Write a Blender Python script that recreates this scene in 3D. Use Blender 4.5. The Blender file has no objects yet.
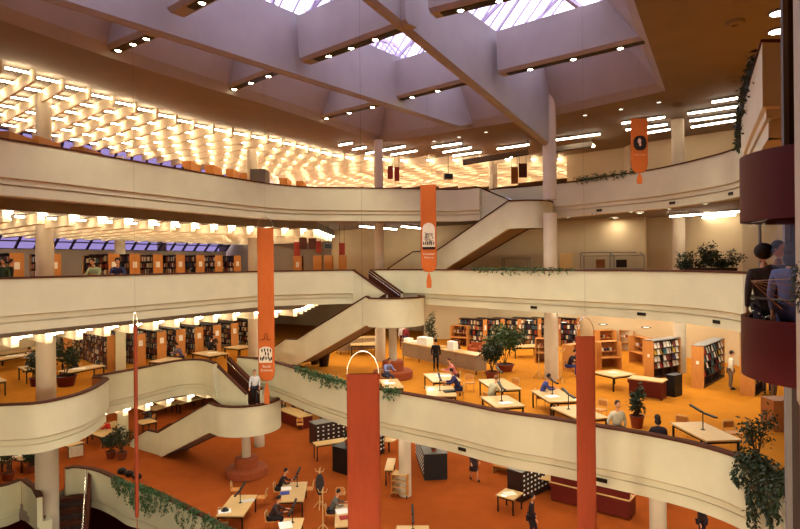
import bpy, bmesh, math, random
from mathutils import Vector, Matrix
from mathutils.geometry import tessellate_polygon
random.seed(7)
PI = math.pi
sc = bpy.context.scene
COL = sc.collection
F = 577.0; EYE = 10.9; ROLL = .0096; HY = 262.2
FA, FB, FC, FD, FE = 14.1, 9.4, 4.7, 0.0, -4.7
CEIL = 18.6

# ---------- picture measurement helpers (a pixel and a known height or distance give a place) ----------
def _un(px, py):
    dx = px-400; dy = py-HY
    return dx-ROLL*dy, dy+ROLL*dx
def W(px, py, z):
    dx, dy = _un(px, py); Y = F*(z-EYE)/(-dy)
    return Vector((dx/F*Y, Y, z))
def WY(px, py, Y):
    dx, dy = _un(px, py)
    return Vector((dx/F*Y, Y, EYE-dy/F*Y))
def project(p):
    dx = F*p.x/p.y; dy = -F*(p.z-EYE)/p.y
    return 400+dx+ROLL*dy, HY+dy-ROLL*dx

# ---------- materials ----------
MATS = {}
def s2l(c): return tuple(((v/255)/12.92 if v/255 <= .04045 else ((v/255+.055)/1.055)**2.4) for v in c)
def mat(name, rgb, rough=.7, var=.12, scale=6.0, bump=.0, metal=0.0, spec=.3, speck=0.0, coat=0, stretch=None, bscale=None):
    if name in MATS: return MATS[name]
    m = bpy.data.materials.new(name); m.use_nodes = True
    nt = m.node_tree; N = nt.nodes; L = nt.links
    b = N['Principled BSDF']
    b.inputs['Roughness'].default_value = rough; b.inputs['Metallic'].default_value = metal
    b.inputs['Specular IOR Level'].default_value = spec
    b.inputs['Coat Weight'].default_value = coat
    c = s2l(rgb)
    tc = N.new('ShaderNodeTexCoord'); mp = N.new('ShaderNodeMapping')
    if stretch: mp.inputs['Scale'].default_value = stretch
    L.new(tc.outputs['Object'], mp.inputs['Vector'])
    no = N.new('ShaderNodeTexNoise'); no.inputs['Scale'].default_value = scale; no.inputs['Detail'].default_value = 4
    L.new(mp.outputs['Vector'], no.inputs['Vector'])
    r = N.new('ShaderNodeValToRGB')
    r.color_ramp.elements[0].position = .3; r.color_ramp.elements[1].position = .7
    r.color_ramp.elements[0].color = tuple(v*(1-var) for v in c)+(1,)
    r.color_ramp.elements[1].color = tuple(min(1, v*(1+var)) for v in c)+(1,)
    L.new(no.outputs['Fac'], r.inputs['Fac'])
    out = r.outputs['Color']
    if speck:
        n2 = N.new('ShaderNodeTexNoise'); n2.inputs['Scale'].default_value = 38; n2.inputs['Detail'].default_value = 2
        L.new(tc.outputs['Object'], n2.inputs['Vector'])
        r2 = N.new('ShaderNodeValToRGB'); r2.color_ramp.elements[0].position = .3; r2.color_ramp.elements[1].position = .42
        r2.color_ramp.elements[0].color = (1-speck,)*3+(1,); r2.color_ramp.elements[1].color = (1, 1, 1, 1)
        L.new(n2.outputs['Fac'], r2.inputs['Fac'])
        mx = N.new('ShaderNodeMixRGB'); mx.blend_type = 'MULTIPLY'; mx.inputs['Fac'].default_value = 1
        L.new(out, mx.inputs['Color1']); L.new(r2.outputs['Color'], mx.inputs['Color2']); out = mx.outputs['Color']
    L.new(out, b.inputs['Base Color'])
    if bump:
        n3 = N.new('ShaderNodeTexNoise'); n3.inputs['Scale'].default_value = bscale or scale*6
        L.new(mp.outputs['Vector'], n3.inputs['Vector'])
        bp = N.new('ShaderNodeBump'); bp.inputs['Strength'].default_value = bump; bp.inputs['Distance'].default_value = .02
        L.new(n3.outputs['Fac'], bp.inputs['Height']); L.new(bp.outputs['Normal'], b.inputs['Normal'])
    MATS[name] = m
    return m
def emis(name, rgb, strength):
    if name in MATS: return MATS[name]
    m = bpy.data.materials.new(name); m.use_nodes = True
    b = m.node_tree.nodes['Principled BSDF']
    b.inputs['Base Color'].default_value = (.8, .8, .8, 1)
    b.inputs['Emission Color'].default_value = tuple(rgb)+(1,)
    b.inputs['Emission Strength'].default_value = strength
    MATS[name] = m; return m
def glass(name, tint, gloss=.08):
    m = bpy.data.materials.new(name); m.use_nodes = True
    nt = m.node_tree; nt.nodes.clear()
    o = nt.nodes.new('ShaderNodeOutputMaterial'); mx = nt.nodes.new('ShaderNodeMixShader')
    t = nt.nodes.new('ShaderNodeBsdfTransparent'); g = nt.nodes.new('ShaderNodeBsdfGlossy')
    t.inputs['Color'].default_value = tuple(tint)+(1,); g.inputs['Roughness'].default_value = .03
    mx.inputs['Fac'].default_value = gloss
    nt.links.new(t.outputs[0], mx.inputs[1]); nt.links.new(g.outputs[0], mx.inputs[2]); nt.links.new(mx.outputs[0], o.inputs['Surface'])
    MATS[name] = m; return m

PLASTER = mat('cream_plaster', (208, 203, 170), .8, .04, 1.2, .05, speck=.05)
CONC = mat('smooth_ceiling_plaster', (158, 152, 146), .85, .06, .8, .15, bscale=14)
CEILM = mat('taupe_ceiling', (132, 120, 106), .85, .06, .7, .1)
WALLM = mat('beige_wall', (196, 176, 140), .85, .05, .6, .05)
WALLD = mat('tan_wall', (170, 150, 122), .85, .05, .6, .05)
GREYW = mat('grey_wall', (150, 140, 128), .85, .05, .6)
BAFF = mat('white_baffle', (226, 210, 178), .75, .04, 2)
CAP = mat('brown_handrail', (72, 38, 24), .75, .12, 8, spec=.1)
BROWNIN = mat('brown_carpet_lining', (140, 80, 38), .9, .1, 5, .1)
GOLD = mat('golden_carpet', (188, 120, 34), .95, .07, 1.6, .35, spec=.05, bscale=60)
ORNG = mat('burnt_orange_carpet', (156, 76, 28), .95, .08, 1.2, .35, spec=.05, bscale=60)
REDC = mat('dark_red_carpet', (110, 30, 16), .95, .1, 1.2, .2, spec=.05)
OAK = mat('pale_oak', (204, 168, 110), .4, .08, 4, stretch=(1, 8, 8), coat=.1)
OAKE = mat('oak_end_panel', (196, 132, 66), .5, .1, 3, stretch=(6, 6, .8))
OAKD = mat('brown_oak', (150, 88, 40), .5, .12, 3, stretch=(6, 6, 1))
DARKW = mat('dark_walnut', (44, 26, 22), .5, .15, 5)
MAROON = mat('maroon_laminate', (92, 24, 16), .45, .1, 5)
CABM = mat('maroon_cabin_panel', (74, 20, 18), .5, .06, 1.5, stretch=(12, 12, .2), spec=.15)
DARKM = mat('dark_metal', (40, 34, 30), .4, .1, 8, metal=.6)
CHROME = mat('chrome', (220, 220, 215), .2, .03, 8, metal=1.0)
BLACK = mat('black_paint', (20, 18, 18), .5, .1, 8)
FABO = mat('orange_banner_cloth', (196, 100, 40), .85, .06, 2, .1, stretch=(14, 14, 1))
FABR = mat('rust_banner_cloth', (152, 64, 34), .85, .06, 2, .15, stretch=(14, 14, 1))
FABW = mat('white_print', (230, 216, 190), .8, .03, 5)
FABK = mat('black_print', (34, 20, 18), .8, .03, 5)
LEAF = mat('green_leaf', (56, 74, 36), .55, .3, 9)
LEAFD = mat('dark_leaf', (34, 46, 24), .55, .3, 9)
IVY = mat('ivy_leaf', (52, 84, 44), .5, .35, 9)
BARK = mat('bark', (80, 56, 36), .9, .2, 9)
SOIL = mat('soil', (40, 26, 18), .95, .2, 12)
TERRA = mat('terracotta', (130, 60, 34), .7, .1, 6)
PAPER = mat('white_paper', (240, 236, 224), .8, .02, 5)
SKIN = mat('skin', (204, 146, 108), .6, .05, 8)
HAIRD = mat('dark_hair', (30, 20, 16), .7, .2, 20)
FWEAVE = mat('woven_grey_panel', (150, 124, 96), .9, .2, 30)
BENCHM = mat('rust_upholstery', (150, 74, 38), .9, .1, 5, .1)
SCREEN = mat('dark_screen', (40, 44, 46), .2, .05, 4)
GREYM = mat('grey_metal', (126, 122, 116), .5, .06, 5)
MASTL = mat('pale_grey_mast', (112, 108, 106), .6, .04, 3)
MASTD = mat('dark_shaft', (58, 46, 42), .7, .06, 3)
TUBE = emis('fluorescent_tube', (1.0, .86, .66), 26)
COFF = emis('coffer_tube', (1.0, .84, .58), 34)
SPOT = emis('spot_lamp', (1.0, .86, .55), 45)
GLS = glass('clear_glass', (.9, .9, .92), .012)
GLSKY = glass('skylight_glass', (.92, .9, .98), .04)
GLT = glass('tinted_glass', (.12, .10, .17), .06)

# ---------- mesh builder ----------
class MB:
    def __init__(s): s.v = []; s.f = []; s.m = []; s.smooth = False
    def add(s, vs, fs, mi=0):
        o = len(s.v); s.v += [tuple(v) for v in vs]; s.f += [tuple(i+o for i in f) for f in fs]; s.m += [mi]*len(fs); return s
    def box(s, c, d, rz=0, mi=0, tilt=None):
        M = Matrix.Rotation(rz, 3, 'Z')
        if tilt is not None: M = M @ tilt
        vs = []
        for z in (-1, 1):
            for x, y in ((-1, -1), (1, -1), (1, 1), (-1, 1)):
                vs.append(Vector(c)+M @ Vector((x*d[0]/2, y*d[1]/2, z*d[2]/2)))
        return s.add(vs, [(3, 2, 1, 0), (4, 5, 6, 7), (0, 1, 5, 4), (1, 2, 6, 5), (2, 3, 7, 6), (3, 0, 4, 7)], mi)
    def bar(s, p, q, w, h, mi=0):     # box along p-q, w horizontal, h vertical
        p = Vector(p); q = Vector(q); d = q-p; L = d.length; d.normalize()
        up = Vector((0, 0, 1)) if abs(d.z) < .95 else Vector((1, 0, 0))
        a = d.cross(up).normalized(); b = a.cross(d).normalized()
        vs = [P+a*(x*w/2)+b*(y*h/2) for P in (p, q) for x, y in ((-1, -1), (1, -1), (1, 1), (-1, 1))]
        return s.add(vs, [(0, 1, 2, 3), (7, 6, 5, 4), (0, 4, 5, 1), (1, 5, 6, 2), (2, 6, 7, 3), (3, 7, 4, 0)], mi)
    def tube(s, pts, r, n=8, mi=0, caps=True):
        pts = [Vector(p) for p in pts]; rs = r if isinstance(r, (list, tuple)) else [r]*len(pts)
        o = len(s.v); prev = None
        for i, p in enumerate(pts):
            d = (pts[min(i+1, len(pts)-1)]-pts[max(i-1, 0)])
            if d.length < 1e-9: d = Vector((0, 0, 1))
            d.normalize()
            if prev is None:
                a = d.cross(Vector((0, 0, 1)))
                if a.length < .1: a = Vector((1, 0, 0))
            else:
                a = prev-d*prev.dot(d)
            a.normalize(); prev = a; b = d.cross(a)
            for k in range(n):
                t = 2*PI*k/n; s.v.append(tuple(p+(a*math.cos(t)+b*math.sin(t))*rs[i]))
        for i in range(len(pts)-1):
            for k in range(n):
                k2 = (k+1) % n; s.f.append((o+i*n+k, o+i*n+k2, o+(i+1)*n+k2, o+(i+1)*n+k)); s.m.append(mi)
        if caps:
            s.f.append(tuple(o+k for k in reversed(range(n)))); s.m.append(mi)
            s.f.append(tuple(o+(len(pts)-1)*n+k for k in range(n))); s.m.append(mi)
        return s
    def lathe(s, prof, c=(0, 0, 0), n=20, mi=0, a0=0, a1=2*PI):
        full = abs(a1-a0-2*PI) < 1e-6; o = len(s.v); cols = n if full else n+1
        for k in range(cols):
            t = a0+(a1-a0)*k/n
            for r, z in prof: s.v.append((c[0]+r*math.cos(t), c[1]+r*math.sin(t), c[2]+z))
        m = len(prof)
        for k in range(n):
            k2 = (k+1) % cols
            for i in range(m-1):
                s.f.append((o+k*m+i, o+k2*m+i, o+k2*m+i+1, o+k*m+i+1)); s.m.append(mi)
        return s
    def prism(s, poly, z0, z1, mi=0):
        n = len(poly); vs = [(p[0], p[1], z0) for p in poly]+[(p[0], p[1], z1) for p in poly]
        a = sum(poly[i][0]*poly[(i+1) % n][1]-poly[(i+1) % n][0]*poly[i][1] for i in range(n))
        bot = tuple(reversed(range(n))); top = tuple(range(n, 2*n))
        sd = [(i, (i+1) % n, n+(i+1) % n, n+i) for i in range(n)]
        if a < 0: bot = tuple(reversed(bot)); top = tuple(reversed(top)); sd = [tuple(reversed(f)) for f in sd]
        return s.add(vs, [bot, top]+sd, mi)
    def ell(s, c, r, n=12, mi=0, rot=None):
        vs = []; fs = []; m = n//2
        for i in range(m+1):
            th = PI*i/m
            for k in range(n):
                ph = 2*PI*k/n
                v = Vector((r[0]*math.sin(th)*math.cos(ph), r[1]*math.sin(th)*math.sin(ph), r[2]*math.cos(th)))
                if rot: v = rot @ v
                vs.append(Vector(c)+v)
        for i in range(m):
            for k in range(n):
                k2 = (k+1) % n; fs.append((i*n+k, (i+1)*n+k, (i+1)*n+k2, i*n+k2))
        return s.add(vs, fs, mi)
    def build(s, name, mats, parent=None, smooth=None):
        me = bpy.data.meshes.new(name)
        me.from_pydata(s.v, [], s.f)
        if not isinstance(mats, (list, tuple)): mats = [mats]
        for m in mats: me.materials.append(m)
        me.polygons.foreach_set('material_index', s.m)
        if smooth if smooth is not None else s.smooth:
            me.polygons.foreach_set('use_smooth', [True]*len(s.f))
        me.update()
        o = bpy.data.objects.new(name, me); COL.objects.link(o)
        if smooth == 'auto':
            try: me.set_sharp_from_angle(angle=math.radians(40))
            except Exception: pass
        if parent is not None: o.parent = parent
        return o
def tag(o, label=None, cat=None, group=None, kind=None):
    if label: o['label'] = label
    if cat: o['category'] = cat
    if group: o['group'] = group
    if kind: o['kind'] = kind
    return o
def struct(name, mb, m, smooth=None): return tag(mb.build(name, m, None, smooth), kind='structure')
def thing(name, label, cat, loc=(0, 0, 0), rz=0, group=None):
    o = bpy.data.objects.new(name, None); COL.objects.link(o); o.empty_display_size = .2
    o.location = loc; o.rotation_euler = (0, 0, rz)
    return tag(o, label, cat, group)
def dup(o, parent=None, loc=None, rz=None, label=None, group=None):
    c = o.copy(); COL.objects.link(c)
    if parent is not None: c.parent = parent
    if loc is not None: c.location = loc
    if rz is not None: c.rotation_euler = (0, 0, rz)
    if label: c['label'] = label
    if group: c['group'] = group
    for ch in list(o.children): dup(ch, c)
    return c
def spline(pts, n=6, closed=False):
    P = [Vector((p[0], p[1])) for p in pts]; out = []
    for i in range(len(P)-1):
        p0 = P[max(i-1, 0)]; p1 = P[i]; p2 = P[i+1]; p3 = P[min(i+2, len(P)-1)]
        for k in range(n):
            t = k/n
            out.append(.5*((2*p1)+(p2-p0)*t+(2*p0-5*p1+4*p2-p3)*t*t+(3*p1-p0-3*p2+p3)*t**3))
    out.append(P[-1]); return out

# ---------- parapets ----------
def normals(P):
    out = []
    for i in range(len(P)):
        d1 = (P[i]-P[max(i-1, 0)]); d2 = (P[min(i+1, len(P)-1)]-P[i])
        if d1.length < 1e-6: d1 = d2
        if d2.length < 1e-6: d2 = d1
        d1 = d1.normalized(); d2 = d2.normalized(); n1 = Vector((d1.y, -d1.x)); n2 = Vector((d2.y, -d2.x))
        out.append((n1+n2)/max(.45, 1+n1.dot(n2)))
    return out
PROF = [(0, 1.06), (0, -.20), (-.05, -.235), (-.07, -.235), (-.07, -.42), (-.16, -.42), (-.16, -.47), (-.11, -.47), (-.11, -.80), (-.55, -.80), (-.55, 0), (-.2, 0), (-.2, 1.06)]
def sweep(P, prof, zb, closed_prof=True, N=None):
    mb = MB(); N = N or normals(P); m = len(prof)
    for p, n in zip(P, N):
        for o, z in prof: mb.v.append((p.x+n.x*o, p.y+n.y*o, zb+z))
    for i in range(len(P)-1):
        for k in range(m if closed_prof else m-1):
            k2 = (k+1) % m
            mb.f.append((i*m+k, i*m+k2, (i+1)*m+k2, (i+1)*m+k)); mb.m.append(0)
    if closed_prof:
        mb.f.append(tuple(range(m-1, -1, -1))); mb.m.append(0)
        e = (len(P)-1)*m; mb.f.append(tuple(e+k for k in range(m))); mb.m.append(0)
    return mb
CAPP = [(.03, 1.05), (.03, 1.09), (.0, 1.12), (-.21, 1.12), (-.24, 1.09), (-.24, 1.05)]
LINP = [(-.2, 0.0), (-.2, 1.05), (-.225, 1.05), (-.225, 0.0)]
def parapet(P, zb, inner=BROWNIN):
    N = normals(P)
    o = struct('balcony_parapet', sweep(P, PROF, zb, N=N), PLASTER, 'auto')
    c = sweep(P, CAPP, zb, N=N).build('handrail_cap', CAP, o)
    l = sweep(P, LINP, zb, N=N).build('carpet_lining', inner, o)
    return o
def strip3(cap, drop, th=.16, name='stair_parapet', m=None, parent=None, capm=None):
    """wall under a 3D cap line; drop = list of depths below the cap; void side on the right"""
    P2 = [Vector((p[0], p[1])) for p in cap]; N = normals(P2); mb = MB(); cb = MB()
    for p, n, d in zip(cap, N, drop):
        mb.v += [(p[0], p[1], p[2]-.04), (p[0], p[1], p[2]-d), (p[0]-n.x*th, p[1]-n.y*th, p[2]-d), (p[0]-n.x*th, p[1]-n.y*th, p[2]-.04)]
        a = (p[0]+n.x*.03, p[1]+n.y*.03); b = (p[0]-n.x*(th+.03), p[1]-n.y*(th+.03))
        cb.v += [(a[0], a[1], p[2]-.05), (a[0], a[1], p[2]+.02), (b[0], b[1], p[2]+.02), (b[0], b[1], p[2]-.05)]
    for q in (mb, cb):
        n = len(cap)
        for i in range(n-1):
            for k in range(4):
                k2 = (k+1) % 4; q.f.append((i*4+k, (i+1)*4+k, (i+1)*4+k2, i*4+k2)); q.m.append(0)
        q.f.append((0, 1, 2, 3)); q.m.append(0); q.f.append(tuple(4*(n-1)+k for k in (3, 2, 1, 0))); q.m.append(0)
    if parent is not None:
        o = mb.build(name, m or PLASTER, parent, 'auto'); c = cb.build('handrail_cap', CAP, o)
    else:
        o = struct(name, mb, m or PLASTER, 'auto'); c = cb.build('handrail_cap', CAP, o)
    return o
def slab(name, outer, hole, z0, z1, mt, mb_):
    """floor plate with a void: top in mt, underside in mb_"""
    o3 = [Vector((p[0], p[1], 0)) for p in outer]; h3 = [Vector((p[0], p[1], 0)) for p in hole]
    tris = tessellate_polygon([o3, h3]); A = o3+h3; mb = MB()
    n = len(A); vs = [(p.x, p.y, z1) for p in A]+[(p.x, p.y, z0) for p in A]
    fs = []; ms = []
    for t in tris:
        a, b, c = [A[i] for i in t]
        s = (b-a).cross(c-a).z
        if s < 0: t = tuple(reversed(t))
        fs.append(tuple(t)); ms.append(0); fs.append(tuple(n+i for i in reversed(t))); ms.append(1)
    no = len(o3)
    for i in range(no): j = (i+1) % no; fs.append((i, j, n+j, n+i)); ms.append(1)
    nh = len(h3)
    for i in range(nh): j = (i+1) % nh; fs.append((no+i, no+j, n+no+j, n+no+i)); ms.append(1)
    mb.v = vs; mb.f = fs; mb.m = ms
    return struct(name, mb, [mt, mb_])

def V2(*a): return [Vector(p) for p in a]
def WL(z, *pts): return [W(px, py, z).xy for px, py in pts]
OUT = [(-48, -8), (30, -8), (30, 62), (-48, 62)]

# A level (top)
capA = FA+1.1; capB = FB+1.1; capC = FC+1.1; capD = FD+1.1
A_left = V2((-17, 13)) + WL(capA, (0, 137.8), (60, 147.5), (118, 157.8), (180, 168.5), (250, 180.5), (280, 184.5), (310, 186.8), (360, 187.6), (420, 188.5), (456, 189.0), (479, 187))
A_right = WL(capA, (490, 189), (516, 187), (543, 184.6), (575, 181), (610, 175.5), (655, 168.7), (700, 158.5), (738, 146), (741, 122), (746, 95), (762, 40))
A_left = spline(A_left); A_right_c = spline(A_right)
A_ret = [A_right_c[-1], Vector((13.5, A_right_c[-1].y+.1))]
def off(P, d=.3): return [p-n*d for p, n in zip(P, normals(P))]
A_void = off(A_left)+off(A_right_c+[A_ret[1]])+[A_ret[1]+Vector((.5, .3)), Vector((13.5, .5)), Vector((-17, .5))]
OUTA = [(-46, -8), (30, -8), (30, 62), (-7, 62), (-14.2, 51), (-29.6, 22), (-46, -6)]
slab('floor', OUTA, A_void, FA-.72, FA, GOLD, CEILM)
parapet(A_left, FA); parapet(A_right_c+[A_ret[1]], FA)
# B level
B_left = spline(V2((-17, 13.5), (-13.5, 19.5), (-11.4, 23.2), (-9.6, 26.6), (-7.9, 29.6), (-6.7, 30.9), (-4.6, 31.8), (-2.5, 32.2)))
B_right = spline(V2((-1.55, 32.9), (-.2, 32.5), (1.1, 31.4), (2.4, 29.9), (4.2, 28), (5.95, 26), (7.8, 23.9), (9.5, 22), (10.35, 20), (10.5, 17.8), (9.7, 14.6), (7.6, 11.5)))
B_ret = [B_right[-1], Vector((13.5, 11.6))]
B_void = off(B_left)+off(B_right+[B_ret[1]])+[B_ret[1]+Vector((.5, .3)), Vector((13.5, .5)), Vector((-17, .5))]
slab('floor', OUT, B_void, FB-.72, FB, GOLD, CEILM)
parapet(B_left, FB); parapet(B_right+[B_ret[1]], FB)
# C level
C_left = spline(V2((-24, 19.5), (-18, 20.6)) + WL(capC, (0, 405), (40, 402.5), (75, 395), (94, 388), (104.5, 381.5)) + V2((-13.25, 26.1), (-14.0, 26.5)), 6)
C_left2 = spline(V2((-14.1, 26.6)) + WL(capC, (135, 369), (175, 361), (200, 359.6), (213.5, 363)), 6)
C_right = spline(WL(capC, (237, 357), (255, 358.2), (275, 362), (310, 373), (345, 382.5), (400, 392.5), (450, 401), (500, 411), (550, 418), (600, 426), (650, 434.5), (700, 445), (747, 460.5), (784, 484)) + V2((7.9, 11.6)), 5)
C_ret = [C_right[-1], Vector((13.5, 11.7))]
C_void = off(C_left)+off(C_left2)[1:]+off(C_right+[C_ret[1]])+[C_ret[1]+Vector((.5, .3)), Vector((13.5, .5)), Vector((-24, .5))]
slab('floor', OUT, C_void, FC-.72, FC, GOLD, CEILM)
parapet(C_left, FC); parapet(C_left2, FC); parapet(C_right+[C_ret[1]], FC)
# D level (ground) with the opening of the basement stair
D_l = spline(WL(capD, (-40, 489), (0, 486), (21, 479.5)), 4)
D_l2 = WL(capD, (21.5, 479.5), (32, 487.5), (37, 497))
D_r = spline(WL(capD, (66, 468.5), (76, 467), (95, 470), (112, 477), (125, 484), (142, 488), (162, 496), (200, 515), (235, 534)), 4)
D_void = off(D_l)+off(D_l2)[1:]+[Vector((-16.8, 27.3))]+off(D_r)[1:]+V2((-6, 14), (-24, 14))
slab('floor', OUT, D_void, FD-.72, FD, ORNG, CEILM)
parapet(D_l, FD); parapet(D_l2, FD); parapet(D_r, FD)
struct('floor', MB().box((-9, 27, FE-.1), (78, 70, .2)), REDC)

# ---------- shell ----------
struct('wall_back', MB().box((-9, 62.2, 2.2), (78, .4, 14.4)).box((11.5, 62.2, 14), (37, .4, 10)), WALLM)
struct('wall_left', MB().box((-48.2, 27, 2.2), (.4, 70, 14.4)), WALLM)
struct('wall_right', MB().box((30.2, 27, 7), (.4, 70, 24)), WALLM)
struct('wall_front', MB().box((-9, -8.2, 7), (78, .4, 24)), WALLM)

# ---------- atrium ceiling, skylight well, beams ----------
U = Vector((-.755, .655)); Vd = Vector((.655, .755))
grid_edge = WL(CEIL, (-120, 20), (0, 58), (120, 97), (200, 121), (270, 134.5), (340, 152.5), (400, 156))
OUTR = [(-44, -8.5), (30.5, -8.5), (30.5, 62.5), (-6, 62.5), (-12.6, 50.2), (-27.2, 22.2), (-44, -7)]
hole = WL(CEIL, (0, 20), (60, 41), (120, 61), (200, 86), (260, 103), (325, 124), (379, 143), (454, 131), (553, 116), (665.5, 91), (648, 40), (634, 0))
hole = hole+V2((4.6, 12.5), (-2, 6), (-15.5, 12.5))
slab('ceiling', OUTR, hole, CEIL, CEIL+.3, CEILM, CEILM)
# splayed well walls: offset inward
def inset(P, d):
    out = []; n = len(P)
    ar = sum(P[i].x*P[(i+1) % n].y-P[(i+1) % n].x*P[i].y for i in range(n)); sg = 1 if ar > 0 else -1
    for i in range(n):
        e1 = (P[i]-P[i-1]).normalized(); e2 = (P[(i+1) % n]-P[i]).normalized()
        n1 = Vector((-e1.y, e1.x))*sg; n2 = Vector((-e2.y, e2.x))*sg; b = (n1+n2); b.normalize()
        out.append(P[i]+b*d/max(.5, b.dot(n1)))
    return out
h2 = inset(hole, .35); h3 = inset(hole, 1.7)
ZW = CEIL+2.3
wl = MB(); n = len(hole)
rings = [(hole, CEIL), (h2, CEIL+.35), (h3, ZW), (h3, ZW+.35)]
for R, z in rings: wl.v += [(p.x, p.y, z) for p in R]
for r in range(len(rings)-1):
    for i in range(n):
        j = (i+1) % n; wl.f.append((r*n+i, r*n+j, (r+1)*n+j, (r+1)*n+i)); wl.m.append(0)
struct('ceiling', wl, CONC)
# roof deck around the skylight (keeps the sky out)
slab('ceiling', OUTR, h3, ZW+.35, ZW+.6, CEILM, CEILM)

def beam(p, q, zb0, zb1, zt, w, name='ceiling_beam', bm=None):
    p = Vector(p); q = Vector(q); d = (q-p).normalized(); a = Vector((d.y, -d.x))
    mb = MB(); r = .12
    sec = [(-w/2, 0, 1), (-w/2, r, 0), (-w/2+r*.9, 0, 0), (w/2-r*.9, 0, 0), (w/2, r, 0)]
    for P, zb in ((p, zb0), (q, zb1)):
        for o, z in ((-w*.62, zt), (-w/2, zb+r), (-w/2+r, zb), (w/2-r, zb), (w/2, zb+r), (w*.62, zt)):
            mb.v.append((P.x+a.x*o, P.y+a.y*o, z))
    m = 6
    for k in range(m):
        k2 = (k+1) % m; mb.f.append((k, k2, m+k2, m+k)); mb.m.append(0)
    mb.f.append(tuple(range(m-1, -1, -1))); mb.m.append(0); mb.f.append(tuple(m+k for k in range(m))); mb.m.append(0)
    return struct(name, mb, bm or CONC)
ZB = CEIL-.3
b1a = W(34, 0, ZB).xy; b1b = W(454, 129, ZB).xy
d1 = (b1b-b1a).normalized(); b1s = b1a-d1*6
rt = Vector((d1.y, -d1.x))
beam(b1s+rt*.17, b1b+rt*.17, ZB, ZB, ZW-.1, .36)
fw = b1b+d1*2.2
beam(b1b+rt*.17, fw+rt*.17, ZB, ZB+.55, ZW-.1, .36)
# second beam drops towards the column
c3 = WY(550.5, 262, 30.0).xy
b2a = WY(358, 0, 18.0); b2b = WY(541, 146, 30.0)
d2 = (b2b-b2a); b2s = b2a-d2*.35; rt2 = Vector((d2.y, -d2.x)).normalized()
beam(b2s.xy+rt2*.2, b2b.xy+rt2*.2, b2s.z, b2b.z, ZW-.1, .42)

crossL = []
def crossbeam(pa, pb, lamps, zc=EYE+7.9, ext0=.0, ext1=.0, nm=''):
    a = W(pa[0], pa[1], zc); b = W(pb[0], pb[1], zc); d = (b-a).normalized(); s = Vector((d.y, -d.x, 0))
    a2 = a-d*ext0; b2 = b+d*ext1
    beam((a2+s*.0).xy, (b2).xy, zc, zc, ZW-.35, .7)
    sl = MB(); sl.bar(a+Vector((0, 0, -.012)), b+Vector((0, 0, -.012)), .3, .02)
    struct('trim', sl, BLACK).name = 'trim_light_slot'
    for (lx, ly) in lamps:
        p = W(lx, ly, zc); t = max(.1, min((b-a).length-.1, (p-a).dot(d))); p = a+d*t
        crossL.append(p)
Z8 = EYE+7.9
crossbeam((109, 53.5), (150, 36.5), [(119, 50), (131, 43), (143, 37)], ext0=.8, ext1=.6)
crossbeam((228, 91), (279, 71.5), [(236, 89), (252, 82.6), (270, 76)], ext0=1, ext1=.6)
crossbeam((316, 120.5), (377, 105.5), [(327, 118), (350, 112.5), (373.6, 107)], ext0=1.2, ext1=.6)
crossbeam((316, 60), (399, 30.5), [(326.6, 54.7), (349, 46.7), (373, 38)], ext0=.6, ext1=.6)
crossbeam((399, 100), (465, 83.5), [(412, 96.7), (438.7, 90.7)], ext0=.6, ext1=.6)
crossbeam((191, 8), (225, -10), [(203, 2.5)], ext0=.8, ext1=3)
crossbeam((508, 74), (646, 41.5), [(530, 68.7), (573, 58.5), (619, 46.5)], ext0=.3, ext1=.3)
crossbeam((442, 14), (520, -5), [(459.6, 8.5), (500, 1)], ext0=.3, ext1=3)
crossbeam((392, -32), (440, -52), [(415, -40)], ext0=.3, ext1=3)
lampm = MB(); lampm.lathe([(0, .02), (.1, .02), (.105, -.015), (.13, -.02), (.13, .03)], n=14, mi=0)
bulb = MB(); bulb.lathe([(0, -.03), (.06, -.028), (.1, -.012)], n=14)
L0 = None
def lamp_light(p, energy, col=(1, .92, .68), size=.2, ang=None, dirv=None):
    if ang:
        l = bpy.data.lights.new('downlight_beam', 'SPOT'); l.spot_size = ang; l.spot_blend = .6; l.shadow_soft_size = size
    else:
        l = bpy.data.lights.new('lamp_glow', 'AREA'); l.shape = 'DISK'; l.size = size
    l.energy = energy; l.color = col
    o = bpy.data.objects.new(l.name, l); COL.objects.link(o); o.location = p
    if dirv: o.rotation_euler = Vector(dirv).to_track_quat('-Z', 'Y').to_euler()
    return o
for i, p in enumerate(crossL):
    t = thing('beam_spotlight', 'small round spotlight glowing in the black slot under a skylight cross beam', 'light', p+Vector((0, 0, -.03)), 0, 'spotlights in the skylight beams')
    if i == 0:
        a = lampm.build('trim_ring', GREYM, t, True); b = bulb.build('bulb', SPOT, t, True); L0 = (a, b)
    else:
        for q in L0:
            c = q.copy(); COL.objects.link(c); c.parent = t
    lamp_light(p+Vector((0, 0, -.09)), 700 if p.x > -2 else 300, ang=2.0, size=.1)
# unseen spots added above and behind the viewer to brighten bands and banners
for x, y, tl in ((-3, 12, 0), (2, 9, .3), (6, 13, .3), (8, 9, .5), (-1, 4, .9), (4, 5, .8), (-5, 3, .9)):
    lamp_light((x, y, CEIL+.2), 1600, ang=2.3, size=.15, dirv=(-.1*tl, tl, -1))

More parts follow.
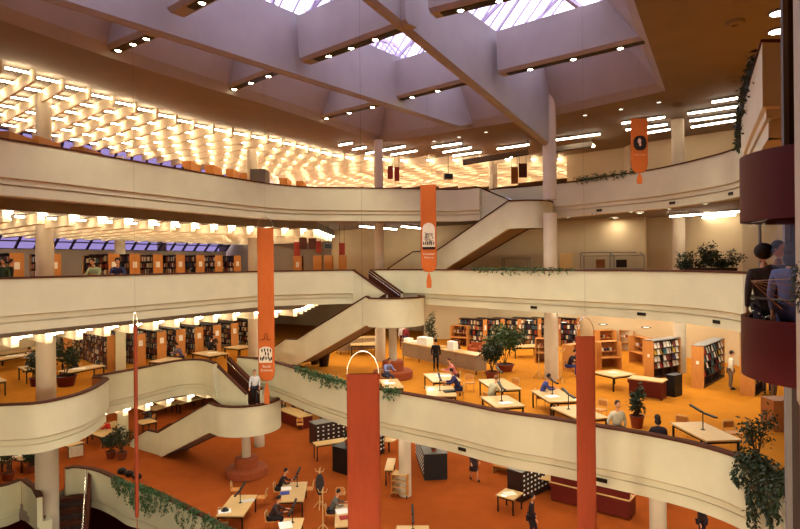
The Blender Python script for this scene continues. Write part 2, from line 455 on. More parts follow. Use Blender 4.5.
# ---------- skylight glazing with trusses ----------
minx, maxx = min(p.x for p in h3), max(p.x for p in h3); miny, maxy = min(p.y for p in h3), max(p.y for p in h3)
def inpoly(x, y, P):
    c = False; n = len(P); j = n-1
    for i in range(n):
        if (P[i][1] > y) != (P[j][1] > y) and x < (P[j][0]-P[i][0])*(y-P[i][1])/(P[j][1]-P[i][1])+P[i][0]: c = not c
        j = i
    return c
def clipline(o, d, P):
    ts = []; n = len(P)
    for i in range(n):
        a = P[i]; e = P[(i+1) % n]-a; den = d.x*e.y-d.y*e.x
        if abs(den) < 1e-9: continue
        w = a-o; t = (w.x*e.y-w.y*e.x)/den; s = (w.x*d.y-w.y*d.x)/den
        if 0 <= s < 1: ts.append(t)
    return sorted(ts)
fr = MB(); gl = MB(); tr = MB()
zg = ZW+.5; RH = 2.6
k = -30
rows = []
for k in range(-8, 9):          # ridges run along Vd, gables every 5.2 m along U
    base = Vector((-1, 22))+U*(k*2.6)
    ts = clipline(base, Vd, h3)
    rows.append((k, base, ts))
for k, base, ts in rows:
    for i in range(0, len(ts)-1, 2):
        t0, t1 = ts[i]-.6, ts[i+1]+.6
        zz = zg+(RH if k % 2 else 0)
        a = base+Vd*t0; b = base+Vd*t1
        fr.bar((a.x, a.y, zz), (b.x, b.y, zz), .16, .2)
        for sgn in (-1, 1):
            z2 = zg+(0 if k % 2 else RH)
            c = a+U*2.6*sgn; d = b+U*2.6*sgn
            if k % 2:
                gl.add([(a.x, a.y, zz), (b.x, b.y, zz), (d.x, d.y, z2), (c.x, c.y, z2)], [(0, 1, 2, 3)])
                t = t0
                while t < t1:
                    e = base+Vd*t; f = e+U*2.6*sgn
                    fr.bar((e.x, e.y, zz), (f.x, f.y, z2), .05, .08)
                    t += .75
        if k % 2 == 0:
            t = t0; alt = 1
            while t < t1:
                e = base+Vd*t; g = base+U*2.6*alt+Vd*(t+1.1)
                tr.bar((e.x, e.y, zg), (g.x, g.y, zg+RH), .14, .14)
                g2 = base+U*2.6*-alt+Vd*(t)
                tr.bar((e.x, e.y, zg), (g2.x, g2.y, zg+RH), .1, .1)
                t += 1.6; alt = -alt
sk = tag(fr.build('window_1', mat('pale_lilac_frame', (196, 184, 204), .6, .04, 4)), kind='structure')
gl.build('glazing', GLSKY, sk); tr.build('truss', MATS['pale_lilac_frame'], sk)

# ---------- columns ----------
def column(px, Y, segs, label=None):
    c = WY(px, 262, Y)
    mb = MB()
    for r, z0, z1 in segs: mb.lathe([(r, z0), (r, z1)], (c.x, c.y, 0), 28); 
    return struct('round_column', mb, mat('column_plaster', (198, 184, 160), .8, .05, 1.5, .05, speck=.05), True)
column(45, 25.6, [(.46, FE, FC-.7), (.39, FC, FB-.7), (.36, FB, FA-.7), (.31, FA, CEIL-.1)])
column(379.5, 36.4, [(.33, FC, FB-.7), (.30, FB, FA-.7), (.28, FA, CEIL)])
column(550.5, 30.3, [(.4, FD, FC-.7), (.36, FC, FB-.7), (.355, FB, FA-.7), (.35, FA, EYE+6.2), (.35, EYE+6.2, ZW-.1)])
column(120, 38.5, [(.36, FC, FB-.7), (.33, FB, FA-.7), (.3, FA, CEIL-.5)])
column(162, 47, [(.36, FC, FB-.7), (.36, FB, FA-.7)])
column(253, 37.2, [(.36, FC, FB-.7), (.3, FB, FA-.7), (.3, FA, CEIL-.4)])
column(679, 31.8, [(.32, FC, FB-.7), (.32, FB, FA-.7), (.32, FA, CEIL)])
column(494, 42.5, [(.3, FB, FA-.7), (.3, FA, CEIL)])
column(257.5, 34.5, [(.31, FD, FC-.7)])
column(403, 27.0, [(.29, FD, FC-.7)])
column(655.5, 21.5, [(.3, FD, FC-.7)])
# landing supports
lcD = Vector((WY(244.5, 262, 29.8).x, 29.8)); lcC = Vector((WY(392, 262, 31.0).x, 31.0)); lcB = Vector((WY(522, 262, 32.4).x, 32.4))
def piers(px0, px1, ytop, ybot, z0, z1):
    c = W((px0+px1)/2, ybot, z0); w = (px1-px0)*c.y/F
    struct('square_pier', MB().box((c.x, c.y, (z0+z1)/2), (w*.8, w*.8, z1-z0), .5), PLASTER)
piers(115, 126.5, 335, 371, FC, FB-.7)
piers(117, 129, 412, 438, FD, FC-.7)

# ---------- stairs ----------
def arc(c, r, a0, a1, n, z):
    return [(c.x+r*math.cos(a0+(a1-a0)*i/n), c.y+r*math.sin(a0+(a1-a0)*i/n), z) for i in range(n+1)]
def make_stair(lower, c, r, cap_land, floor_low, floor_up, a_start, a_end):
    # lower flight near parapet + landing rim
    lp_ = Vector(lower[-1][:2])-c; a_start = math.atan2(lp_.y, lp_.x)+math.radians(6)
    rim = arc(c, r, a_start, a_end, 18, cap_land)
    cap = lower+rim
    H = 1.5
    dr = [1.12]+[H]*(len(cap)-1)
    o = strip3(cap, dr, .16)
    o.name = 'staircase'
    # landing floor and underside
    zf = cap_land-1.1
    lm = MB(); lm.lathe([(0, zf), (r-.28, zf), (r-.28, zf-.32), (0, zf-.32)], (c.x, c.y, 0), 32)
    lm.build('landing_floor', [CAP], o)
    # lower flight treads: from lower foot to landing
    wdt = 1.25; LP = [Vector(p) for p in lower]; st = MB(); sf = MB(); N2 = normals([p.xy for p in LP]); seg = []
    for i in range(len(LP)-1):
        p, q = LP[i], LP[i+1]; L = (q-p).xy.length; n = max(1, round(L/.3)); d = (q-p).xy.normalized(); rz = math.atan2(d.y, d.x)
        for k in range(n):
            f_ = (k+.5)/n; nn = N2[i].lerp(N2[i+1], f_).normalized(); c_ = p.lerp(q, f_)
            if (Vector((c_.x, c_.y))-c).length < r: continue
            st.box((c_.x-nn.x*(wdt/2+.2), c_.y-nn.y*(wdt/2+.2), c_.z-1.2), (L/n*1.05, wdt, .2), rz)
    for p, nn in zip(LP, N2):
        for o_ in (.12, wdt+.25): sf.v.append((p.x-nn.x*o_, p.y-nn.y*o_, p.z-1.47))
    for i in range(len(LP)-1): sf.f.append((2*i, 2*i+1, 2*i+3, 2*i+2)); sf.m.append(0)
    sf.build('flight_soffit', CEILM, o)
    st.build('treads', BROWNIN, o)
    far = [(p.x-nn.x*(wdt+.25), p.y-nn.y*(wdt+.25), p.z) for p, nn in zip(LP, N2)]
    strip3(far, [1.12]+[H]*(len(far)-1), .12, 'far_parapet', CAP, o)
    return o, zf
def flight_up(o, tn, tf, ln, lf, zf, zup, H=1.42, ind=BROWNIN):
    """upper flight between cap points tn/tf at top and ln/lf at landing"""
    strip3([tn, ln], [1.9, 1.5], .14, 'near_parapet', PLASTER, o)
    strip3([lf, tf], [H, 1.6], .14, 'far_parapet', PLASTER, o)
    # brown lining on the inner faces and a chrome handrail
    def off(p, q, s):
        v = (Vector(q)-Vector(p)).xy.normalized(); nn = Vector((v.y, -v.x))*s
        return nn
    nn = off(tf, lf, 1)
    mb = MB()
    for (p, q) in ((tf, lf),):
        mb.add([(p[0]+nn.x*.0, p[1]+nn.y*.0, p[2]-.05), (q[0]+nn.x*.0, q[1]+nn.y*.0, q[2]-.05), (q[0], q[1], q[2]-1.3), (p[0], p[1], p[2]-1.3)], [(0, 1, 2, 3)])
    T = Vector(tf); Lq = Vector(lf)
    inn = (Vector(tn)-Vector(tf)); inn.z = 0; inn.normalize()
    mb.v = [tuple(Vector(v)+inn*.17) for v in mb.v]
    mb.build('inner_lining', CAP, o)
    MB().tube([T+inn*.23+Vector((0, 0, -.15)), Lq+inn*.23+Vector((0, 0, -.15))], .025, 8).build('handrail', CHROME, o)
    n = 8; st = MB()
    a0 = (Vector(tn)+Vector(tf))/2; a1 = (Vector(ln)+Vector(lf))/2; d = (a1-a0).xy; L = d.length
    wd = (Vector(tn)-Vector(tf)).xy.length
    for i in range(n):
        t = (i+.5)/n; z = zup+(zf-zup)*(i+1)/n
        st.box((a0.x+(a1.x-a0.x)*t, a0.y+(a1.y-a0.y)*t, z-.12), (L/n+.02, wd*.5, .24), math.atan2(d.y, d.x))
    st.build('treads', BROWNIN, o)

def P3(px, py, Y): v = WY(px, py, Y); return (v.x, v.y, v.z)
# ground -> C : half round landing on a slim column
capL = EYE-6.95
low = [P3(130, 440, 34.6), P3(147, 429.8, 33.6), P3(158, 432.3, 33.0), P3(209, 402.5, 28.9)]
o1, zf1 = make_stair(low, lcD, 1.78, capL, FD, FC, math.radians(-150), math.radians(60), )
flight_up(o1, P3(213, 362, 30.0), P3(229.5, 357, 31.1), P3(246, 394, 28.9), P3(262, 389, 29.6), zf1, FC)
# C -> B
capL = EYE-1.83
low = [P3(274, 347, 34.4), P3(285, 338.8, 33.8), P3(297, 338.8, 33.2), P3(366, 296, 29.9)]
o2, zf2 = make_stair(low, lcC, 1.72, capL, FC, FB, math.radians(-150), math.radians(60))
flight_up(o2, P3(352.7, 269.6, 32.2), P3(371, 269.6, 32.9), P3(387, 294, 31.4), P3(403, 292.5, 32.0), zf2, FB)
# B -> A
capL = EYE+(262.2-1.1-200.6)/F*31
low = [P3(387.5, 268.8, 38.6), P3(413, 251.5, 37.0), P3(437, 250.2, 36.2), P3(508, 200.8, 31.2)]
o3, zf3 = make_stair(low, lcB, 1.7, capL, FB, FA, math.radians(-140), math.radians(60))
flight_up(o3, P3(479, 187, 33.6), P3(490, 189.5, 34.5), P3(513, 201, 32.8), P3(522, 200.5, 33.6), zf3, FA)
# round benches and slim columns below the landings
def round_bench(c, z0, ztop, label):
    struct('round_column', MB().lathe([(.22, z0), (.22, ztop)], (c.x, c.y, 0), 24), MATS['column_plaster'], True)
    t = thing('round_bench', label, 'bench', (c.x, c.y, z0))
    MB().lathe([(0, .42), (1.0, .42), (1.06, .38), (1.06, .05), (1.0, 0)], n=36).build('seat', BENCHM, t, 'auto')
    MB().lathe([(.23, .95), (.52, .95), (.58, .9), (.58, .4)], n=32).build('back_drum', BENCHM, t, 'auto')
round_bench(lcD, FD, zf1-.3, 'round rust upholstered bench around the slim column on the ground floor')
round_bench(lcC, FC, zf2-.3, 'round rust upholstered bench around the slim column behind the tall rust banner top')
# basement stair going down from the ground floor
bs = MB(); a = Vector((-15.95, 27.6)); d = Vector((.42, -.9)).normalized(); s = Vector((-d.y, d.x))
for i in range(20):
    q = a+d*(i*.29)-s*.0; bs.box((q.x, q.y, FD-.18*(i+1)-.1), (.3, 1.7, .25), math.atan2(d.y, d.x), mi=i % 2)
o = struct('staircase', bs, [CAP, DARKW])
for sg in (-1, 1):
    p = a+s*sg*.85; q = p+d*5.6
    strip3([(p.x, p.y, FD+1.0), (q.x, q.y, FD-2.6)], [1.5, 1.5], .1, 'side_panel', MAROON, o)
p = a+s*.75; q = p+d*5.6
MB().tube([(p.x, p.y, FD+1.1), (q.x, q.y, FD-2.5), (q.x+.1, q.y-.2, FD-2.9)], .035, 8).build('handrail', CHROME, o)

# ---------- coffered ceilings: deep white baffles with a lamp in every cell ----------
def in_frame(p, m=25):
    if p.y < 1: return False
    x, y = project(p); return -m < x < 800+m and -m < y < 529+m
tubes = []
def coffers(region, zc, depth, origin, su=1.3, sv=1.25, cond=None, zs=.12, thick=.1, front=False):
    """region polygon in plan, baffles along U, spaced sv along Vd"""
    mb = MB(); xs = [p[0] for p in region]; R = [Vector((p[0], p[1])) for p in region]
    for j in range(-60, 60):
        base = Vector(origin)+Vd*(j*sv)
        ts = clipline(base, U, R)
        for i in range(0, len(ts)-1, 2):
            a = base+U*ts[i]; b = base+U*ts[i+1]
            if (b-a).length < .3: continue
            if front:
                q = Vector((a.x, a.y, zc-.06))+Vector((U.x, U.y, 0))*.12; a = a+U*.3
                if in_frame(q) and cond(q): tubes.append(q)
            mb.bar((a.x, a.y, zc-depth/2), (b.x, b.y, zc-depth/2), thick, depth)
            t = ts[i]+(1.2 if front else .35)
            while t < ts[i+1]-.2:
                p = base+U*t+Vd*(sv*.56)
                if inpoly(p.x, p.y, R):
                    q = Vector((p.x, p.y, zc-zs))
                    if in_frame(q) and (cond is None or cond(q)): tubes.append(q)
                t += su
    return struct('ceiling_baffles', mb, BAFF)
ge = grid_edge
# A level: left wing and the far side
lin = lambda a, b, t: a+(b-a)*t
Awin0 = Vector((-24.5, 26.5)); Awin1 = Vector((-12.5, 50))
RA = [g for g in ge[1:]]+[Vector((13, 41.5)), Vector((17, 38.5)), Vector((20, 43)), Vector((10, 56)), Vector((-12, 56)), Awin1, Awin0, Vector((-20, 15))]
def condA(q):
    x, y = project(q)
    cap = [(0, 137.8), (118, 157.8), (250, 180.5), (310, 186.8), (456, 189), (543, 184.6), (600, 177), (700, 158)]
    for i in range(len(cap)-1):
        if cap[i][0] <= x <= cap[i+1][0] or (i == 0 and x < 0):
            t = (x-cap[i][0])/(cap[i+1][0]-cap[i][0]); return y < cap[i][1]+(cap[i+1][1]-cap[i][1])*t-1
    return False
coffers(RA, CEIL-.02, .52, (ge[1].x, ge[1].y), cond=condA, su=1.9, sv=1.2, zs=.2)
def clipU(poly): return poly
# B level left wing + middle
zb = FA-.74
def dropped(region, zt_, zl):
    struct('ceiling_dropped', MB().prism([(p[0], p[1]) for p in region], zl, zt_), CEILM)
RB = V2((-18.5, 14), (-15, 20.2), (-13.3, 23), (-11.2, 26.6), (-9, 30.6), (-6.2, 34), (-5.0, 34.6), (-5.0, 44), (-13.4, 51), (-15.6, 47), (-24, 31), (-30, 20))
RC = V2((-18.5, 14), (-15, 20.6), (-12.7, 24.3), (-9.2, 30.7), (-5.8, 33.4), (-5.8, 44), (-13, 50), (-25, 44), (-27, 26))
RD = V2((-26, 20), (-20, 22), (-15.5, 27.7), (-12.3, 31.8), (-9.8, 34.5), (-9.8, 44), (-18, 46), (-28, 36))
for reg, fz, su_, lim, og in ((RB, FA, 1.7, 205, (-15, 20.2)), (RC, FB, 1.9, 300, (-15, 20.6)), (RD, FC, 2.0, 370, (-15.5, 27.7))):
    dropped(reg, fz-.7, fz-1.15)
    coffers(reg, fz-1.16, .42, og, cond=lambda q: project(q)[1] > lim, su=su_, sv=1.2, zs=.12, thick=.26, front=True)
# lamps, nearest ones as single things
tm = MB().box((0, 0, 0), (.82, .07, .06))
tubes.sort(key=lambda p: p.length)
print('coffer tubes', len(tubes))
t0 = None; ang = math.atan2(Vd.y, Vd.x); rest = MB(); tm2 = MB().box((0, 0, 0), (.3, .12, .07)); t2_ = None
for i, p in enumerate(tubes):
    if i < 300:
        if p.z < 17:
            if t2_ is None: t2_ = tm2.build('coffer_lamp', COFF); o = t2_
            else: o = t2_.copy(); COL.objects.link(o)
        elif t0 is None:
            t0 = tm.build('coffer_lamp', COFF); o = t0
        else:
            o = t0.copy(); COL.objects.link(o)
        o.location = p; o.rotation_euler = (0, 0, ang)
        lv = 'top' if p.z > 17 else 'upper' if p.z > 12 else 'lower'
        tag(o, {'top': 'short glowing tube lamp in a cell of the white coffered ceiling over the top floor',
                'upper': 'short glowing tube lamp in the coffered ceiling behind the middle white balcony band',
                'lower': 'short glowing tube lamp in the coffered ceiling under the lower balcony bands'}[lv], 'light', lv+' coffered ceiling lamps')
    else: rest.box(p, (.82, .07, .06) if p.z > 17 else (.3, .12, .07), ang)
if rest.f: tag(rest.build('coffer_lamps', COFF), 'dense field of small glowing lamps in the far part of the coffered ceilings', 'light', kind='stuff')

# ---------- left window walls ----------
wn = [1]
def window_wall(p, q, zb, z0, z1, lean, npan, frame=DARKM):
    p = Vector(p); q = Vector(q); d = (q-p); L = d.length; d.normalize(); nrm = Vector((-d.y, d.x))
    wn[0] += 1
    mb = MB(); g = MB(); o2 = nrm*lean
    for i in range(npan+1):
        a = p+d*(L*i/npan)
        mb.bar((a.x, a.y, z1), (a.x+o2.x, a.y+o2.y, z0), .1, .14)
    mid = lambda z: (z1-z)/(z1-z0)
    for z in (z0, (z0+z1)/2, z1):
        t = mid(z); a = p+o2*t; b = q+o2*t
        mb.bar((a.x, a.y, z), (b.x, b.y, z), .08, .08)
    g.add([(p.x, p.y, z1), (q.x, q.y, z1), (q.x+o2.x, q.y+o2.y, z0), (p.x+o2.x, p.y+o2.y, z0)], [(0, 1, 2, 3)])
    o = tag(mb.build('window_%d' % wn[0], frame), kind='structure'); g.build('glazing', GLT, o)
    w = MB(); a = p+o2; b = q+o2; w.bar((a.x, a.y, (zb+z0)/2), (b.x, b.y, (zb+z0)/2), .2, z0-zb)
    struct('wall_under_window_%d' % wn[0], w, GREYW)
    return o
window_wall((-27, 22), (-12.5, 50), FA, FA+1.3, CEIL-.1, 1.2, 26)
window_wall((-29, 24), (-14.5, 50), FB, FB+2.55, FB+3.5, .9, 26)
struct('wall_left', MB().bar((-16.0, 51.3, FB+2), (-6, 46, FB+2), .2, 4.7).bar((-6, 46, FB+2), (-5.2, 44.5, FB+2), .2, 4.7), GREYW)
struct('wall_left', MB().bar((-34, 27, FC+2), (-14, 60, FC+2), .2, 4), WALLM)
struct('wall_left', MB().bar((-34, 25, FD+2), (-10, 58, FD+2), .2, 4), WALLD)

# ---------- right hand walls ----------
def wallseg(name, pts, z0, z1, m, th=.2):
    for a, b in zip(pts[:-1], pts[1:]):
        struct(name, MB().bar((a[0], a[1], (z0+z1)/2), (b[0], b[1], (z0+z1)/2), th, z1-z0), m)
wallseg('wall_right', [(7.2, 37.5), (14.2, 33.4), (14.2, 34.6), (17.6, 31.6), (24, 26)], FB, FA-.7, WALLM)
wallseg('wall_back', [(-5.2, 44.5), (.5, 41.5), (7.2, 37.5)], FB, FA-.7, WALLM)
wallseg('wall_right', [(12.3, 42.2), (15.5, 39.6), (15.5, 38.5), (20.5, 34), (26, 27)], FA, CEIL, WALLM)
wallseg('wall_right', [(13.6, 42), (16.5, 38.5), (19.6, 34.5), (19.6, 33.2), (24, 28)], FC, FB-.7, WALLM)
wallseg('wall_back', [(-14, 60), (2, 52), (2, 46.5), (7, 46.0), (13.6, 42)], FC, FB-.7, WALLM)
wallseg('wall_back', [(-10, 58), (10, 50), (24, 36), (29, 28)], FD, FC-.7, WALLD)

# ---------- fluorescent tubes on ceilings ----------
fl_n = [0]
def fluoro(p, q, z, label, group):
    a = W(p[0], p[1], z); b = W(q[0], q[1], z); fl_n[0] += 1; c = (a+b)/2; d = (b-a)
    t = thing('fluorescent_light', label, 'light', c, math.atan2(d.y, d.x), group); L = d.length
    MB().box((0, 0, .04), (L+.04, .2, .06)).build('housing', GREYM, t)
    MB().tube([(-L/2, 0, -.02), (L/2, 0, -.02)], .055, 8).build('tube', TUBE, t, True)
zt = CEIL-.12
for p, q in (((339, 145), (352, 142.7)), ((353, 149.4), (365.7, 147)), ((366, 153.3), (376, 151.5)), ((383, 150), (405, 146)), ((391, 154.6), (416.5, 150.5)),
             ((432.5, 147), (461, 143)), ((443.5, 152), (471, 147.2)), ((453, 155.6), (481, 151.6))):
    fluoro(p, q, zt, 'short ceiling fluorescent tube on the brown ceiling behind the central columns', 'fluorescent tubes above the centre of the top floor')
fluoro((497.5, 148.7), (528.6, 144.2), zt, 'single long ceiling tube just left of the big round column under the deep beam', None)
fluoro((555.5, 139.7), (600, 133.7), zt, 'single long ceiling tube just right of the big round column', None)
for p, q in (((622, 123), (664.5, 116.7)), ((626, 129.6), (667, 124)), ((646, 132.8), (669.5, 129))):
    fluoro(p, q, zt, 'ceiling tube partly hidden behind the high orange banner with the black portrait', 'fluorescent tubes behind the high portrait banner')
for p, q in (((712, 101.7), (737.5, 97.6)), ((688, 113.3), (737, 106)), ((690, 120.5), (736, 114)), ((691.5, 126.8), (736, 119.8))):
    fluoro(p, q, zt, 'bright ceiling tube above the right end of the top balcony', 'parallel fluorescent tubes above the right end of the top floor')
zt2 = FA-.86
fluoro((670, 216), (739, 211), zt2, 'long upper tube of the pair over the planter on the right balcony', None)
fluoro((692, 218.3), (735, 214.3), zt2, 'shorter lower tube of the pair over the planter on the right balcony', None)
for p, q in (((360, 226), (375, 227.2)), ((384, 228), (396.5, 229)), ((401.8, 226), (421, 228))):
    fluoro(p, q, zt2, 'small fluorescent tube beneath the top balcony near the centre column', 'small tubes beneath the centre of the top balcony')
# small downlights and ceiling grilles
def downlight(px, py, z, lab, grp, r=.12):
    p = W(px, py, z)
    t = thing('downlight', lab, 'light', p, 0, grp)
    MB().lathe([(r, 0), (r, -.03), (r*.8, -.03)], n=14).build('rim', GREYM, t, True)
    MB().lathe([(0, -.02), (r*.8, -.02)], n=14).build('lens', emis('dim_lens', (1, .9, .7), 4), t)
for x, y in ((434, 141), (459, 136.8), (486, 132), (585, 115), (621, 109), (659, 102)):
    downlight(x, y, CEIL-.01, 'small recessed downlight along the far edge of the skylight opening', 'downlights along the skylight edge')
for x, y in ((568, 217.4), (594, 214), (631, 212), (669, 208.8), (705.5, 204)):
    downlight(x, y, FA-.81, 'small recessed downlight under the curved top balcony on the right', 'downlights under the right top balcony')
for x, y in ((529, 320), (564, 322), (603, 324), (646, 327)):
    downlight(x, y, FB-.81, 'small recessed downlight under the middle balcony on the right', 'downlights under the middle balcony', .16)
for x, y, w in ((735, 22, .3), (734, 79, .27), (677, 104, .2)):
    p = W(x, y, CEIL)
    t = thing('air_diffuser', {735: 'largest dark oval air outlet in the brown ceiling at top right', 734: 'dark oval air outlet just above the four parallel ceiling tubes', 677: 'faint oval air outlet right of the skylight corner'}[x], 'vent', p)
    MB().lathe([(w*.35, -.02), (w*.38, -.12), (w, -.04), (w, 0)], n=28).build('cone', CEILM, t, True)
    MB().lathe([(0, -.03), (w*.33, -.03)], n=24).build('core', BLACK, t)
for x, y, k in ((779, 12, 0), (777, 30.5, 1)):
    p = W(x, y, CEIL-.02)
    t = thing('oval_light', ('upper' if k == 0 else 'lower')+' of the two bright round lights beside the pale mast at top right', 'light', p)
    MB().lathe([(.28, .02), (.3, -.04), (.24, -.05)], n=24).build('rim', GREYM, t, True)
    MB().lathe([(0, -.045), (.25, -.045)], n=24).build('lens', emis('bright_lens', (1, .93, .8), 30), t)
    lamp_light(p+Vector((0, 0, -.08)), 260, size=.4)

# ---------- furniture ----------
PB, PC, PD = 30, 66, 40
def quad(c, z):
    p = [W(a, b, z) for a, b in c]; ce = sum(p, Vector())/4
    e1 = ((p[1]-p[0])+(p[2]-p[3]))/2; e2 = ((p[3]-p[0])+(p[2]-p[1]))/2
    a1 = math.atan2(e1.y, e1.x); a2 = math.atan2(e2.y, e2.x)-PI/2
    while a2-a1 > PI/2: a2 -= PI
    while a2-a1 < -PI/2: a2 += PI
    return ce, e1.length, e2.length, (a1*e1.length+a2*e2.length)/(e1.length+e2.length)
def table(c, zf, label, group=None, h=.73, name='reading_table', cat='table', wd=None, top=OAK, legm=DARKM):
    ce, lx, ly, rz = quad(c, zf+h)
    if wd: lx, ly = wd
    return table_at((ce.x, ce.y, zf), lx, ly, rz, label, group, h, name, cat, top, legm)
def table_at(loc, lx, ly, rz, label, group=None, h=.73, name='reading_table', cat='table', top=OAK, legm=DARKM):
    t = thing(name, label, cat, loc, rz, group)
    MB().box((0, 0, h-.025), (lx, ly, .05)).build('tabletop', top, t)
    ap = MB(); 
    for s in (-1, 1):
        ap.box((0, s*(ly/2-.08), h-.09), (lx-.16, .03, .08)); ap.box((s*(lx/2-.08), 0, h-.09), (.03, ly-.16, .08))
    ap.build('apron', legm, t)
    lg = MB().box((0, 0, (h-.05)/2), (.055, .055, h-.05)); l0 = None
    for sx in (-1, 1):
        for sy in (-1, 1):
            if l0 is None: l0 = lg.build('leg', legm, t); o = l0
            else: o = l0.copy(); COL.objects.link(o)
            o.location = (sx*(lx/2-.07), sy*(ly/2-.07), 0)
    t['h'] = h; t['lx'] = lx; t['ly'] = ly
    return t
lampproto = [None]
def task_lamp(tab, label, fx=0, fy=0, ang=0, lit=True):
    h = tab['h']; p = tab.location+Matrix.Rotation(tab.rotation_euler.z, 3, 'Z') @ Vector((fx*tab['lx'], fy*tab['ly'], h))
    if lampproto[0] is None:
        t = thing('task_lamp', label, 'lamp', p, ang); lampproto[0] = t
        MB().lathe([(0, .015), (.07, .015), (.07, 0)], n=12).build('base', BLACK, t)
        MB().tube([(0, 0, .01), (0, 0, .56)], .018, 8).build('pole', BLACK, t)
        for s in (-1, 1):
            a = MB().bar((s*.04, 0, .555), (s*.8, 0, .60), .085, .05).build('lamp_arm', BLACK, t)
            MB().bar((s*.1, 0, .528), (s*.75, 0, .565), .05, .012).build('tube', GREYM, a)
    else: dup(lampproto[0], loc=p, rz=ang, label=label)
chair0 = [None]
def chair(loc, rz, label, group=None):
    if chair0[0] is None:
        t = thing('bentwood_chair', label, 'chair', loc, rz, group); chair0[0] = t
        MB().box((0, 0, .44), (.42, .4, .035)).build('seat', OAKE, t)
        for sx in (-1, 1):
            MB().tube([(sx*.18, -.17, 0), (sx*.18, -.17, .43)], .014, 6).build('leg', CHROME, t)
            MB().tube([(sx*.18, .19, 0), (sx*.18, .17, .43)], .014, 6).build('leg', CHROME, t)
        MB().tube([(-.19, .18, .43), (-.2, .21, .72), (-.15, .23, .8), (.15, .23, .8), (.2, .21, .72), (.19, .18, .43)], .014, 6).build('back_frame', OAK, t)
        MB().box((0, .215, .66), (.36, .015, .2), 0).build('back_panel', OAKE, t)
        return t
    return dup(chair0[0], loc=loc, rz=rz, label=label, group=group)

# people
def skinned(vs, es, rs, sub=1):
    me = bpy.data.meshes.new('tmp'); me.from_pydata([tuple(v) for v in vs], es, []); o = bpy.data.objects.new('tmp', me); COL.objects.link(o)
    m = o.modifiers.new('s', 'SKIN'); m.use_smooth_shade = True
    if not me.skin_vertices:
        bm = bmesh.new(); bm.from_mesh(me); bm.verts.layers.skin.verify(); bm.to_mesh(me); bm.free()
    for i, r in enumerate(rs):
        me.skin_vertices[0].data[i].radius = (r, r*.85) if not isinstance(r, tuple) else r
    me.skin_vertices[0].data[0].use_root = True
    s = o.modifiers.new('d', 'SUBSURF'); s.levels = sub
    dg = bpy.context.evaluated_depsgraph_get(); dg.update(); ev = o.evaluated_get(dg); m2 = ev.to_mesh()
    v = [tuple(q.co) for q in m2.vertices]; f = [tuple(p.vertices) for p in m2.polygons]
    ev.to_mesh_clear(); bpy.data.objects.remove(o); bpy.data.meshes.remove(me)
    return v, f
